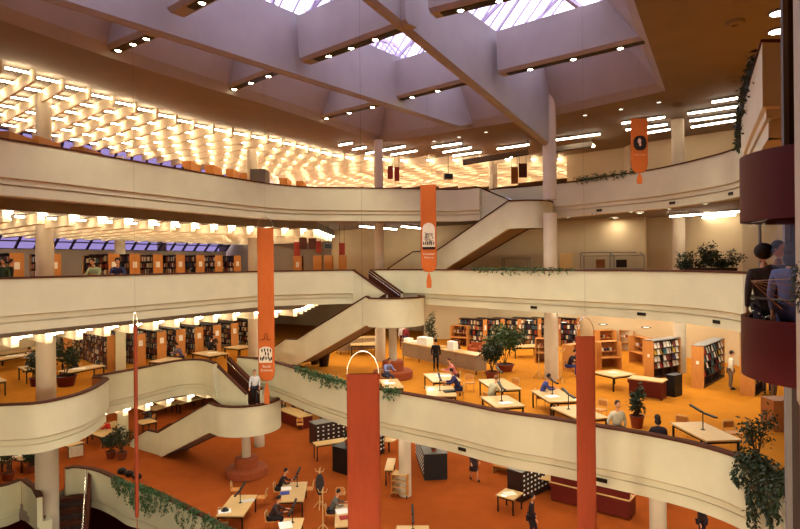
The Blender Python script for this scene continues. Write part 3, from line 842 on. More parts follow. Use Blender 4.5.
def person(label, loc, rz, pose='stand', top=(90, 90, 95), bottom=(50, 46, 50), hair=(30, 22, 18), coat=False, skirt=False, sleeves=True, afro=False, scale=1.0, lean=0, long_hair=False, group=None):
    t = thing('person', label, 'person', loc, rz, group); t.scale = (scale,)*3
    if pose == 'sit':
        ws = label.split()[:11]
        while ws[-1] in ('the', 'a', 'of', 'at', 'in', 'behind', 'beside', 'before', 'and', 'left', 'right', 'just', 'near', 'under', 'by', 'over', 'below', 'with'): ws.pop()
        chair(loc, rz, 'bentwood chair taken by the '+' '.join(ws))
    S = pose == 'sit'; hz = .57 if S else .93
    f = Vector((0, -1, 0))
    pel = Vector((0, 0, hz)); ln = .18 if S else lean
    wst = Vector((0, -.02-ln*.3, hz+.2)); ch = Vector((0, -.03-ln*.9, hz+.42)); nk = Vector((0, -.05-ln*1.25, hz+.58)); hd = Vector((0, -.07-ln*1.45, hz+.70))
    J = {'pel': pel, 'wst': wst, 'ch': ch, 'nk': nk}
    legs = []
    for s in (-1, 1):
        hip = Vector((s*.1, 0, hz-.03))
        if S: kn = Vector((s*.13, -.44, hz)); an = Vector((s*.13, -.42, .09)); 
        elif pose == 'walk': kn = Vector((s*.1, -.12-.06*s, .5)); an = Vector((s*.1, .02-s*.22, .09))
        else: kn = Vector((s*.1, -.02, .5)); an = Vector((s*.1, .02, .09))
        legs.append((hip, kn, an, an+Vector((s*.02, -.15, -.05))))
    arms = []
    for s in (-1, 1):
        sh = ch+Vector((s*.19, 0, .06))
        if S or pose == 'read': el = sh+Vector((s*.05, -.16, -.22)); wr = el+Vector((-s*.08, -.24, .03))
        elif pose == 'walk': el = sh+Vector((s*.05, .06*s, -.28)); wr = el+Vector((0, -.14, -.2))
        elif pose == 'pocket': el = sh+Vector((s*.1, .05, -.27)); wr = el+Vector((-s*.06, -.12, -.2))
        else: el = sh+Vector((s*.05, .02, -.29)); wr = el+Vector((-s*.01, -.06, -.25))
        arms.append((sh, el, wr))
    vs = [pel, wst, ch, nk, hd+Vector((0, 0, -.05))]; es = [(0, 1), (1, 2), (2, 3), (3, 4)]; rs = [(.13, .09), (.11, .075), (.115, .075), .05, .05]
    for L in legs:
        b = len(vs); vs += list(L); rs += [.085, .06, .042, .038]; es += [(0, b), (b, b+1), (b+1, b+2), (b+2, b+3)]
    for A in arms:
        b = len(vs); d = (A[2]-A[1]).normalized(); pm = A[2]+d*.07
        vs += list(A)+[pm]; rs += [.06, .042, .028, (.036, .018)]; es += [(2, b), (b, b+1), (b+1, b+2), (b+2, b+3)]
    v, fc = skinned(vs, es, rs)
    body = MB(); body.add(v, fc)
    for k, A in enumerate(arms):      # fingers and thumb
        d = (A[2]-A[1]).normalized(); sd = d.cross(Vector((0, 0, 1)))
        if sd.length < .3: sd = Vector((1, 0, 0))
        sd.normalize(); pm = A[2]+d*.07; dn = d.cross(sd).normalized(); dn = dn if dn.z < 0 else -dn
        for q, ln_ in ((-1.5, .06), (-.5, .075), (.5, .08), (1.5, .07)):
            b = pm+sd*(q*.017)+d*.015; m_ = b+d*ln_*.55; body.tube([b-d*.03, b, m_, m_+d*ln_*.3+dn*ln_*.35], [.009, .009, .008, .006], 6)
        b = A[2]+d*.03+sd*.02*(-1 if k else 1); body.tube([b, b+sd*.03*(-1 if k else 1)+d*.03, b+sd*.035*(-1 if k else 1)+d*.06], [.011, .01, .007], 6)
    hc = hd+Vector((0, -.01, .06)); R = Matrix.Rotation(.35 if (S or pose == 'read') else 0, 3, 'X')
    body.ell(hc, (.076, .092, .115), 14, 0, R)
    def HP(x, y, z): return hc+R @ Vector((x, y, z))
    body.tube([HP(0, -.085, .015), HP(0, -.108, -.02), HP(0, -.085, -.03)], [.008, .014, .008], 6)
    for s in (-1, 1): body.ell(HP(s*.078, 0, -.005), (.012, .022, .032), 6, 0, R)
    bo = body.build('body', SKIN, t, True)
    for s in (-1, 1): MB().ell(HP(s*.03, -.083, .01), (.012, .007, .007), 6, 0, R).build('eye', BLACK, bo)
    MB().ell(HP(0, -.083, -.055), (.026, .008, .008), 8, 0, R).build('mouth', mat('lips', (150, 80, 70)), bo)
    hm = mat('hair_%d_%d_%d' % hair, hair, .7, .2, 20); hb = MB()
    if afro: hb.ell(HP(0, .03, .035), (.13, .13, .125), 14, 0, R)
    else:
        hb.ell(HP(0, .026, .034), (.092, .096, .108), 14, 0, R)
        if long_hair: hb.ell(HP(0, .06, -.09), (.1, .06, .1), 12, 0, R)
    hb.build('hair', hm, t, True)
    tm_ = mat('cloth_%d_%d_%d' % top, top, .85, .08, 9); bm_ = mat('cloth_%d_%d_%d' % bottom, bottom, .85, .08, 9)
    vs = [pel+Vector((0, 0, -.04)), wst, ch, nk+Vector((0, 0, -.04))]; es = [(0, 1), (1, 2), (2, 3)]; rs = [(.175, .135), (.16, .12), (.19, .135), .095]
    for A in arms:
        b = len(vs); e = A[1].lerp(A[2], .92 if sleeves else .0)
        vs += [A[0], A[1]]+([e] if sleeves else []); rs += [.078, .058]+([.04] if sleeves else []); es += [(2, b), (b, b+1)]+([(b+1, b+2)] if sleeves else [])
    v, fc = skinned(vs, es, rs); MB().add(v, fc).build('jacket' if coat else 'top', tm_, t, True)
    if coat and not S:
        MB().lathe([(.19, .97), (.2, .8), (.23, .5), (.22, .5), (.17, .97)], n=16).build('coat_skirt', tm_, t, True)
    if skirt and not S:
        MB().lathe([(.165, 1.0), (.2, .8), (.24, .5), (.23, .5), (.15, 1.0)], n=16).build('skirt', bm_, t, True)
    else:
        vs = [pel]; es = []; rs = [(.165, .13)]
        for L in legs:
            b = len(vs); vs += [L[0], L[1], L[2]+Vector((0, 0, .02))]; rs += [.105, .075, .06]; es += [(0, b), (b, b+1), (b+1, b+2)]
        v, fc = skinned(vs, es, rs); MB().add(v, fc).build('trousers', bm_, t, True)
    for L in legs:
        MB().ell(L[3]+Vector((0, .045, .02)), (.048, .13, .045), 10).build('shoe', BLACK, t, True)
    return t

# plants
def leaves(mb, c, r, n, size, hang=0):
    for _ in range(n):
        th = random.uniform(0, 2*PI); u = random.uniform(-1, 1); rr = random.random()**.45
        p = Vector(c)+Vector((r[0]*rr*math.sqrt(1-u*u)*math.cos(th), r[1]*rr*math.sqrt(1-u*u)*math.sin(th), r[2]*rr*u))
        d = Vector((random.uniform(-1, 1), random.uniform(-1, 1), random.uniform(-.8, .5)-hang)).normalized()
        s = d.cross(Vector((random.random()-.5, random.random()-.5, random.random()))).normalized(); l = size*random.uniform(.7, 1.3)
        mb.add([p, p+d*l*.5+s*l*.22, p+d*l, p+d*l*.5-s*l*.22], [(0, 1, 2, 3)])
def pot_plant(px, py, zf, h, r, label, kind='bush', potr=.28, poth=.45, potm=TERRA, lm=LEAF, dens=260, loc=None, group=None, leaf=.16):
    p = loc or W(px, py, zf)
    t = thing('potted_tree' if h > 1.4 else 'potted_plant', label, 'plant', p, 0, group)
    po = MB().lathe([(0, .02), (potr*.75, 0), (potr, poth*.9), (potr*1.08, poth*.9), (potr*1.08, poth), (potr*.93, poth), (potr*.93, poth-.06)], n=20).build('pot', potm, t, 'auto')
    MB().lathe([(0, poth-.06), (potr*.93, poth-.06)], n=16).build('soil', SOIL, po)
    st = MB(); lf = MB()
    nb = 5 if kind == 'bush' else 7
    for k in range(nb):
        a = 2*PI*k/nb+random.random(); top = Vector((r*.6*math.cos(a), r*.6*math.sin(a), h*random.uniform(.65, .95)))
        if kind == 'slim': top = Vector((r*.5*math.cos(a), r*.5*math.sin(a), h*(.5+.5*k/nb)))
        m_ = Vector((top.x*.4, top.y*.4, (poth+top.z)*.5))
        st.tube([(0, 0, poth-.06), m_, top], [.022, .016, .008], 6)
        leaves(lf, top, (r*.5, r*.5, h*.2), dens//nb, leaf)
        leaves(lf, m_.lerp(top, .45), (r*.4, r*.4, h*.18), dens//nb//2, leaf)
    st.build('stems', BARK, t); lf.build('foliage', lm, t)
    return t

# bookcases: end panel towards the void, shelves on both long sides
book_list = []
BOOKC = [mat('book_%d' % i, c, .6, .08, 8) for i, c in enumerate([(150, 60, 44), (60, 50, 70), (190, 170, 130), (226, 218, 200), (60, 84, 90), (110, 40, 30), (36, 30, 34), (170, 120, 60)])]
def books_row(o, ax, nrm, L, z, hmax=.26, fill=.85, wmin=.05, wmax=.11, depth=.17, up=Vector((0, 0, 1))):
    """o = start point of a shelf line, ax along, nrm out of the shelf"""
    x = .03
    while x < L-.08:
        w = random.uniform(wmin, wmax)
        if random.random() < fill:
            h = hmax*random.uniform(.7, 1); c = o+ax*(x+w/2)-nrm*(depth/2+.02)+Vector((0, 0, h/2+.004))
            book_list.append((c, (w*.94, depth, h), math.atan2(ax.y, ax.x), random.randrange(8)))
        x += w
def bookcase(p, d, L, thick, H, label, group, nsh=5, both=True, endm=OAKE, sign=True, bm=DARKW, sides=(1,), books=True, wb=(.05, .11)):
    """p = near end centre at floor, d = unit vector going away from the void"""
    d = Vector((d[0], d[1], 0)).normalized(); rz = math.atan2(d.y, d.x)
    t = thing('bookcase', label, 'bookcase', p, rz, group)
    MB().box((.02, 0, H/2), (.04, thick, H)).build('end_panel', endm, t)
    MB().box((L-.02, 0, H/2), (.04, thick, H)).build('end_panel', endm, t)
    MB().box((L/2, 0, H/2), (L-.08, .04, H-.02)).build('back_panel', bm, t)
    MB().box((L/2, 0, H-.015), (L-.08, thick, .03)).build('top', bm, t)
    s0 = None
    for i in range(nsh):
        z = .08+i*(H-.12)/nsh
        if s0 is None: s0 = MB().box((L/2, 0, 0), (L-.08, thick-.02, .03)).build('shelf', bm, t); o = s0
        else: o = s0.copy(); COL.objects.link(o)
        o.location = (0, 0, z)
    up = MB(); k = .95
    while k < L-.3: 
        for s in (-1, 1): up.box((k, s*thick/4, H/2), (.03, thick/2-.03, H-.04))
        k += .95
    if up.f: up.build('upright', bm, t)
    if sign:
        o = MB().box((-.005, 0, H*.7), (.012, thick*.42, .36)).build('notice', PAPER, t)
    if books:
        a = Vector((-d.y, d.x, 0))
        for s in sides:
            for i in range(nsh):
                z = .08+i*(H-.12)/nsh+.017
                o = Vector(p)+d*.05+a*s*(thick/2-.01)+Vector((0, 0, z))
                books_row(o, d, a*s, L-.1, 0, hmax=(H-.12)/nsh*.78, depth=min(.17, thick/2-.05), wmin=wb[0], wmax=wb[1])
    return t

def ordinal(i): return ['first', 'second', 'third', 'fourth', 'fifth', 'sixth', 'seventh', 'eighth', 'ninth', 'tenth', 'eleventh', 'twelfth'][i]
# C level left: rows of cases with notices on their ends
UU = Vector((-.755, .655, 0))
for i in range(7):
    t = i/5; px = 141+(235-141)*(t**.93); py = 364.6+(349.3-364.6)*t**.93
    p = W(px, py, FC); 
    bookcase(p+Vector((0, 0, 0)), UU, 3.6, .62, 1.9, '%s bookcase from the left in the row with notices along the lower balcony' % ordinal(i), 'bookcases along the lower left balcony', sides=(1,), wb=(.07, .13))
pa = W(112.5, 371, FC)
bookcase(pa, (-.66, .75), 8.2, .55, 2.1, 'long dark bookcase full of books left of the square white pier', None, nsh=6, sides=(1,), wb=(.08, .15), sign=False)
bookcase(W(68, 352, FC), (-.66, .75), 4.2, .55, 2.1, 'bookcase with oak end panel standing behind the round column on the lower left balcony', None, nsh=5, sides=(1,), wb=(.09, .16), sign=False)
# B level left row
for i, (px, Y) in enumerate(((17, 29), (55, 32), (88, 33), (114, 33.6), (135, 34.8), (158, 36.8), (180.5, 39), (200.5, 41.2), (219, 43.6), (237.5, 46))):
    if i == 2: continue
    q = WY(px, 262, Y); q.z = FB
    bookcase(q, UU, 3.2, .62, 2.15, 'tall bookcase with oak end and notice on the middle left balcony, %s from the left' % ordinal(i if i < 2 else i-1), 'bookcases along the middle left balcony', sides=(1,), wb=(.09, .16))
q = WY(84, 262, 34.2)
bookcase(Vector((q.x, q.y, FB)), (1, .15), 1.9, .5, 2.05, 'wide dark bookcase facing the camera on the middle left balcony between two oak ends', None, sides=(-1,), sign=False, wb=(.08, .14))
# C level far row behind the golden floor
for i, (px, py) in enumerate(((485.5, 347), (503, 346.5), (520, 346.5), (540, 346), (559.5, 346), (579, 346))):
    bookcase(W(px, py, FC), UU, 2.2, .5, 2.0, '%s bookcase from the left in the far row behind the golden floor' % ordinal(i), 'far bookcase row on the lower right floor', sides=(1,), wb=(.09, .16))
bb = W(600, 345, FC)
# periodical racks on the right
def rack(pn, pf, H, thick, label, rows_=4, cols=7, side=-1):
    """display rack: pn near-left base corner (oak end), long face towards the viewer from pn to pf"""
    p = W(*pn, FC); q = W(*pf, FC); d = (q-p); L = d.length; d.normalize(); a = Vector((-d.y, d.x, 0))
    t = thing('display_rack', label, 'rack', p, math.atan2(d.y, d.x))
    MB().box((.025, thick/2, H/2), (.05, thick, H)).build('end_panel', OAKE, t)
    MB().box((L-.025, thick/2, H/2), (.05, thick, H)).build('end_panel', OAKE, t)
    MB().box((L/2, thick/2, H-.02), (L, thick, .04)).build('top', GREYM, t)
    MB().box((L/2, thick/2, .06), (L-.1, thick-.06, .12)).build('plinth', DARKW, t)
    MB().box((L/2, thick*.62, H/2), (L-.1, thick*.6, H-.1)).build('back_panel', DARKW, t)
    MB().box((-.005, thick/2, H*.6), (.012, .12, .16)).build('notice', PAPER, t)
    rh = (H-.6)/rows_
    for r in range(rows_):
        z = .5+r*rh; MB().box((L/2, .1, z), (L-.12, .2, .025)).build('shelf', DARKW, t)
        for c in range(cols):
            if random.random() < .12: continue
            x = .12+(c+.5)*(L-.24)/cols
            m_ = p+d*x+a*.06+Vector((0, 0, z+.17))
            mags.append((m_, math.atan2(d.y, d.x), random.randrange(8), label))
    for k in range(1, 3): MB().box((L*k/3, .1, H/2), (.04, .2, H-.1)).build('divider', DARKW, t)
    return t
mags = []
rack((653.5, 379.5), (681, 374.5), 2.0, .55, 'left one of the two big dark magazine racks on the golden floor', 4, 8)
rack((704, 389), (725, 377), 2.05, .55, 'slanting dark magazine rack with oak end beside the man in a white shirt', 4, 8)
rack((755, 397), (766, 389), 1.75, .6, 'low oak ended magazine rack at the right by the lift', 3, 4)
# display racks lists
k0 = {}
MC = [mat('cover_%d' % i, c, .4, .05, 8) for i, c in enumerate([(220, 210, 196), (190, 50, 40), (60, 110, 120), (236, 226, 210), (200, 160, 60), (70, 70, 110), (210, 204, 190), (120, 60, 50)])]
for i, (p, rz, c, lab) in enumerate(mags):
    if c not in k0: k0[c] = MB().box((0, 0, 0), (.2, .02, .28), 0, 0, Matrix.Rotation(-.25, 3, 'X')).build('magazine', MC[c]); o = k0[c]
    else: o = k0[c].copy(); COL.objects.link(o)
    o.location = p; o.rotation_euler = (0, 0, rz)
    wh = 'left of the two big racks' if 'left' in lab else ('slanting rack beside the white-shirted man' if 'slanting' in lab else 'low rack by the lift')
    tag(o, ['pale grey', 'red', 'teal', 'cream', 'mustard', 'slate blue', 'off-white', 'brown'][c]+' magazine facing out on the '+wh, 'magazine', 'magazines in '+['pale grey', 'red', 'teal', 'cream', 'mustard', 'slate blue', 'off-white', 'brown'][c]+' covers on the '+wh)

# low oak shelf units and carrels on the golden floor
def carrel(c0, c1, depth, H, label, zf=FC, shelves=2, m=OAKE, nm='shelf_unit'):
    """front edge from c0 to c1 (base pixels)"""
    p = W(*c0, zf); q = W(*c1, zf); d = q-p; L = d.length; d.normalize()
    t = thing(nm, label, 'shelves', p, math.atan2(d.y, d.x))
    for x in (.02, L-.02): MB().box((x, depth/2, H/2), (.04, depth, H)).build('side_panel', m, t)
    MB().box((L/2, depth-.02, H/2), (L-.08, .03, H)).build('back_panel', OAKD, t)
    MB().box((L/2, depth*.5, H*.42), (L-.08, depth*.95, .04)).build('desk_board', m, t)
    for k in range(shelves): MB().box((L/2, depth*.72, H*(.62+.36*k/max(1, shelves-1))), (L-.08, depth*.5, .03)).build('shelf', m, t)
    a = Vector((-d.y, d.x, 0))
    books_row(p+a*(depth*.5)+Vector((0, 0, H*.62+.02)), d, -a, L*.8, 0, .2, .6, .07, .12)
    return t
carrel((601, 370), (622, 369), .9, 1.55, 'oak shelf unit with desk board just right of the tall right-hand banner')
carrel((574, 373), (597, 370), .9, 1.5, 'oak shelf unit partly hidden behind the tall right-hand rust banner')
carrel((535, 363), (556, 364), .9, 1.45, 'oak study shelf unit left of the big round column')
carrel((628.5, 362), (643, 366.5), .7, 1.6, 'solid oak screen unit between the shelf unit and the left magazine rack')
carrel((600, 352), (617, 351), .8, 1.4, 'oak shelf unit further back behind the shelf unit by the banner')
carrel((619, 351), (634, 352), .8, 1.4, 'oak shelf unit further back near the cream wall')
carrel((450, 346), (467, 347), .9, 1.5, 'oak carrel with paper notice standing behind the long woven counter')
carrel((437, 338), (450, 338), .9, 1.4, 'oak carrel further back beside the narrow tree')
# tables on the golden floor
LC = 'oak table on the golden floor '
t1 = table([(427, 374), (451, 372), (459, 380), (430, 382.5)], FC, LC+'nearest the woven counter, papers on it')
t2 = table([(425, 386), (453, 385.5), (457, 396), (427, 396)], FC, LC+'by the railing with a closed dark book')
t3 = table([(482, 379.5), (504, 378), (519, 388), (492, 391)], FC, LC+'in front of the large bushy plants')
t4 = table([(484, 397), (507, 394.5), (524, 405.5), (494, 408)], FC, LC+'where a person in pale clothes sits')
t5 = table([(535, 390.5), (560, 388.5), (576, 400), (548, 403)], FC, LC+'where the man in the blue jacket reads')
t6 = table([(554, 407.5), (577, 404), (606, 417), (580, 421)], FC, LC+'partly behind the tall right banner')
t7 = table([(595, 372), (613, 369), (636, 374), (612, 377)], FC, LC+'square and bare, in front of the oak shelf units')
t8 = table([(672, 423), (702, 421), (740.5, 439.5), (706, 441)], FC, LC+'large and empty, nearest at the right railing')
t9 = table([(515, 344.5), (529, 343.5), (536, 347), (519, 348)], FC, LC+'long and bare before the far bookcases', wd=(1.8, 1.2))
t10 = table([(383, 381), (400, 377), (399, 388), (383, 388)], FC, LC+'just right of the large rust banner')
t11 = table([(380, 345), (352, 345), (350, 341), (375, 341)], FC, LC+'behind the stair seen under the flight')
task_lamp(t2, 'dark two-armed task lamp on the railing table with the closed book', -.02, 0, 1.57)
task_lamp(t3, 'dark two-armed task lamp on the table in front of the large bushy plants', .08, .1, 1.57)
task_lamp(t4, 'dark two-armed task lamp on the table where a person in pale clothes sits', -.02, 0, 1.57)
task_lamp(t5, 'dark two-armed task lamp on the table where the man in blue reads', .0, .1, 1.57)
task_lamp(t6, 'dark two-armed task lamp partly behind the tall right banner', -.1, .25, 1.57)
task_lamp(t8, 'black two-armed task lamp on the large empty table at the right railing', .02, .05, 1.57)
# long woven counter
def counter(c0, c1, depth, H, label, zf, m=FWEAVE, topm=OAK, name='service_counter', legs=True, n=4):
    p = W(*c0, zf); q = W(*c1, zf); d = q-p; L = d.length; d.normalize()
    t = thing(name, label, 'counter', p, math.atan2(d.y, d.x)); z0 = .22 if legs else 0
    for k in range(n):
        MB().box((L*(k+.5)/n, .04, (H+z0)/2), (L/n-.03, .06, H-z0)).build('front_panel', m, t)
    for x in (.03, L-.03): MB().box((x, depth/2, (H+z0)/2), (.05, depth, H-z0)).build('side_panel', m, t)
    MB().box((L/2, depth/2, H+.02), (L+.06, depth+.06, .045)).build('countertop', topm, t)
    if legs:
        for k in range(n+1):
            for y in (.06, depth-.06): MB().box((min(max(L*k/n, .05), L-.05), y, z0/2), (.04, .04, z0)).build('leg', DARKM, t)
    return t
cL = counter((402, 359), (476, 375.5), .8, 1.05, 'long woven-fronted service counter with papers on top on the golden floor', FC)
counter((340, 355), (376, 352), .8, 1.0, 'low woven counter seen below the stair flight left of the two columns', FC)
def desk(c0, c1, depth, H, label, zf, m=MAROON, topm=OAK, name='reference_desk', lift=0):
    p = W(*c0, zf); q = W(*c1, zf); d = q-p; L = d.length; d.normalize()
    t = thing(name, label, 'desk', p, math.atan2(d.y, d.x))
    MB().box((L/2, .03, H*.55), (L, .05, H*.9)).build('modesty_panel', m, t)
    for x in (.03, L-.03): MB().box((x, depth/2+.05, H/2), (.05, depth, H)).build('side_panel', m, t)
    MB().box((L/2, depth/2, H+.02), (L+.12, depth+.1, .05)).build('desktop', topm, t)
    MB().box((L/2, -.02, H-.08), (L+.1, .04, .16)).build('front_ledge', m, t)
    if lift: 
        MB().box((L/2, .1, H+.2), (L, .2, .32)).build('raised_shelf', m, t)
        MB().box((L/2, .12, H+.375), (L+.05, .3, .03)).build('shelf_top', topm, t)
        MB().tube([(.3, .32, H+.33), (L-.3, .32, H+.33)], .03, 8).build('desk_tube', emis('desk_tube', (1, .9, .65), 30), t)
    return t
desk((629, 396.5), (661.5, 401), .75, .8, 'low maroon desk with oak top beside the dark cabinet on the golden floor', FC)
def cabinet(c0, c1, depth, H, label, zf, m=DARKW, rows_=0, cols=0, topm=None, name='card_catalogue', side=None):
    p = W(*c0, zf); q = W(*c1, zf); d = q-p; L = d.length; d.normalize()
    t = thing(name, label, 'cabinet', p, math.atan2(d.y, d.x))
    MB().box((L/2, depth/2, H/2), (L, depth, H)).build('carcass', m, t)
    MB().box((L/2, depth/2, H+.015), (L+.04, depth+.04, .03)).build('top', topm or m, t)
    k = 0
    if side: W_, D_ = depth, L
    for r in range(rows_):
        for c in range(cols):
            z = .2+(r+.5)*(H-.28)/rows_; dh = (H-.28)/rows_*.86
            if not side:
                dw = L/cols*.9; x = (c+.5)*L/cols
                o = MB().box((x, -.01, z), (dw, .02, dh)).build('drawer', DARKW, t)
                MB().box((x, -.03, z+.02), (min(.1, dw*.4), .02, .07)).build('label_holder', PAPER, o)
            else:
                sx = -.01 if side < 0 else L+.01
                dw = depth/cols*.9; y = (c+.5)*depth/cols
                o = MB().box((sx, y, z), (.02, dw, dh)).build('drawer', DARKW, t)
                MB().box((sx+.02*side, y, z+.02), (.02, min(.1, dw*.4), .07)).build('label_holder', PAPER, o)
    return t
cabinet((666.5, 396), (675, 397.5), .7, .95, 'small black cabinet standing right of the low maroon desk', FC, BLACK, name='dark_cabinet')
# plants on C
pot_plant(637, 427.5, FC, 1.5, .3, 'slim potted tree in a terracotta pot beside the man in the pale coat', 'slim', .25, .45, dens=300, lm=LEAFD)
pot_plant(492, 379, FC, 1.9, .6, 'dense round dark bush in front of the larger leafy plant on the golden floor', 'bush', .35, .4, dens=900, lm=LEAFD)
pot_plant(505, 371, FC, 2.3, 1.15, 'large spreading leafy plant on the golden floor beside the orange armchair', 'bush', .5, .4, dens=1500, lm=LEAF, leaf=.2)
pot_plant(431, 352, FC, 2.6, .45, 'tall narrow indoor tree behind the woven counter near the thin column', 'slim', .3, .4, dens=420, lm=LEAFD)
pot_plant(757, 469, FC, 1.75, .55, 'dark leafy indoor tree at the right railing above the trailing ivy', 'slim', .25, .3, dens=340, lm=LEAFD, leaf=.14)
pot_plant(66, 386, FC, 2.3, .7, 'leafy tree in a maroon tub right of the round column on the lower left balcony', 'bush', .5, .55, MAROON, LEAFD, 700)
pot_plant(36, 386, FC, 1.6, .45, 'smaller plant half hidden left of the round column on the lower left balcony', 'bush', .3, .45, MAROON, LEAFD, 320)
pot_plant(324, 366, FC, .85, .25, 'dark round planter under the stair, right of its neighbour', 'bush', .36, .8, DARKW, LEAFD, 60)
pot_plant(315, 364, FC, .85, .25, 'dark round planter under the stair, left of its neighbour', 'bush', .33, .8, DARKW, LEAFD, 60)
# armchairs
def armchair(px, py, label, zf=FC):
    t = thing('armchair', label, 'armchair', W(px, py, zf), random.uniform(-.5, .5))
    MB().box((0, 0, .22), (.75, .75, .36)).build('seat', BENCHM, t)
    MB().box((0, .33, .5), (.75, .14, .5)).build('backrest', BENCHM, t)
    for s in (-1, 1): MB().box((s*.36, 0, .38), (.12, .75, .4)).build('armrest', BENCHM, t)
armchair(475, 354, 'orange upholstered armchair left of the large spreading plant')
# chairs on C
for px, py, rz, lab in ((770, 423, -1.2, 'pale chair beside the brown panel near the lift'), (733, 446, .1, 'pale metal-backed chair at the near right corner of the large empty table'), (684, 437, 2.4, 'pale chair tucked on the left side of the large empty table'),
                        (513, 396, -.8, 'chair on the right of the table in front of the bushy plants'), (567, 407, 2.2, 'chair at the front of the blue-jacketed man\'s table'), (600, 421, -.9, 'chair just right of the tall banner by the railing'), (470, 392, 0, 'chair right of the railing table with the closed book')):
    chair(W(px, py, FC), rz, lab)
q = W(782, 433, FC); 
t = thing('wood_screen', 'brown oak panel desk beside the pale chair near the lift', 'desk', W(773.5, 431.5, FC), -.05)
MB().box((.5, 0, .55), (1.0, .05, 1.1)).build('front_panel', OAKD, t); MB().box((.5, .4, 1.08), (1.0, .8, .04)).build('desktop', OAKD, t); MB().box((.03, .4, .54), (.05, .8, 1.06)).build('side_panel', OAKD, t)
# coat stands
def coat_stand(px, py, zf, label, coats=True):
    t = thing('coat_stand', label, 'coat stand', W(px, py, zf))
    MB().tube([(0, 0, .25), (0, 0, 1.75)], .025, 8).build('pole', OAK, t)
    for k in range(4):
        a = k*PI/2; MB().tube([(0, 0, .35), (.2*math.cos(a), .2*math.sin(a), .12), (.28*math.cos(a), .28*math.sin(a), 0.01)], .018, 6).build('foot', OAK, t)
        MB().tube([(0, 0, 1.6), (.15*math.cos(a), .15*math.sin(a), 1.62), (.2*math.cos(a), .2*math.sin(a), 1.76)], .014, 6).build('hook', OAK, t)
    if coats:
        c = MB(); c.ell((0, .02, 1.05), (.2, .17, .5), 14); tag(c.build('hanging_coat', mat('dark_coat', (52, 44, 44), .9), None, True), 'dark coat hanging on the stand between the ground floor reading tables', 'coat').location = t.location
coat_stand(539, 378, FC, 'wooden coat stand just left of the big round column', False)
coat_stand(561, 383, FC, 'wooden coat stand just right of the big round column', False)
# people on C
person('man in a pale raincoat standing at the railing beside the slim potted tree', W(617, 458, FC), .15, 'pocket', (196, 186, 158), (80, 74, 66), (60, 40, 26), coat=True)
person('person with long dark hair seated low behind the right railing', W(660, 466, FC), 2.9, 'sit', (38, 28, 34), (40, 34, 40), (30, 18, 14), long_hair=True)
person('man in white shirt and grey trousers standing beside the slanting magazine rack', W(730.5, 389.5, FC), 1.2, 'stand', (232, 222, 200), (124, 104, 84), (40, 28, 20), scale=1.02)
person('person in brown trousers standing behind the low rack at the lift', W(774, 398.5, FC), .4, 'stand', (150, 120, 90), (96, 70, 52), (40, 28, 20))
person('person in dark trousers standing left of the brown trousered one by the lift', W(767.5, 393.5, FC), -.4, 'stand', (60, 50, 60), (60, 44, 50), (40, 28, 20))
person('man in blue jacket seated reading at a golden floor table', W(541, 408, FC), 1.4, 'sit', (58, 62, 120), (36, 32, 44), (22, 16, 14))
person('person in pale clothes bent over papers at the railing table', W(490, 411, FC), 2.0, 'sit', (176, 166, 130), (80, 70, 60), (120, 84, 52))
person('person in dark blue clothes seated at the end of the railing table', W(459, 401, FC), -1.6, 'sit', (46, 44, 84), (40, 40, 70), (34, 22, 18))
person('person in a pink top seated beyond the railing tables', W(456, 387, FC), -1.6, 'sit', (196, 110, 96), (90, 60, 60), (80, 46, 34))
person('standing person in black in front of the woven counter', W(436, 371, FC), 3.0, 'stand', (26, 22, 24), (22, 20, 22), (30, 20, 16))
person('person in blue jeans seated near the shelf unit left of the tall banner', W(569, 376, FC), .9, 'sit', (40, 34, 46), (50, 60, 120), (30, 20, 16))
person('person in a light blue shirt reading just right of the large rust banner', W(386, 386, FC), .6, 'sit', (120, 130, 170), (60, 60, 80), (50, 34, 24))
person('staff member seated behind the woven counter', W(456, 363, FC), 0, 'sit', (60, 50, 50), (50, 44, 50), (40, 26, 20))
person('person in a white top standing at the far end of the woven counter', W(402, 349, FC), .4, 'stand', (220, 210, 200), (90, 40, 40), (40, 26, 20))
person('person in a dark red top standing beside the white-topped one far behind the counter', W(406, 350, FC), -.6, 'stand', (120, 40, 44), (40, 40, 70), (40, 26, 20))
# papers and books lying about
def paper(tab, fx, fy, sx, sy, label, m=PAPER, h=.02, rz=0, name='paper', cat='paper'):
    p = tab.location+Matrix.Rotation(tab.rotation_euler.z, 3, 'Z') @ Vector((fx*tab['lx'], fy*tab['ly'], tab['h']+h/2+.001))
    o = MB().box((0, 0, 0), (sx, sy, h)).build(name, m); o.location = p; o.rotation_euler = (0, 0, rz); tag(o, label, cat)
paper(t2, .3, -.1, .5, .35, 'closed dark book on the railing table with the task lamp', BLACK, .05, .2, 'book', 'book')
paper(t1, .1, .1, .7, .4, 'white papers spread on the table nearest the woven counter')
paper(t4, .0, -.2, .5, .35, 'white sheets lying on the railing table with the pale clothed reader', rz=.4)
paper(t5, -.15, -.1, .5, .4, 'open white newspaper before the man in the blue jacket', rz=.3)
paper(t7, 0, .05, .35, .3, 'small white paper on the square bare table', rz=.3)
paper(t10, -.1, .0, .5, .3, 'white papers on the table right of the large rust banner', rz=.3)
paper(t6, .05, -.2, .4, .3, 'dark bag standing on the table behind the tall right banner', BLACK, .4, .3, 'bag', 'bag')
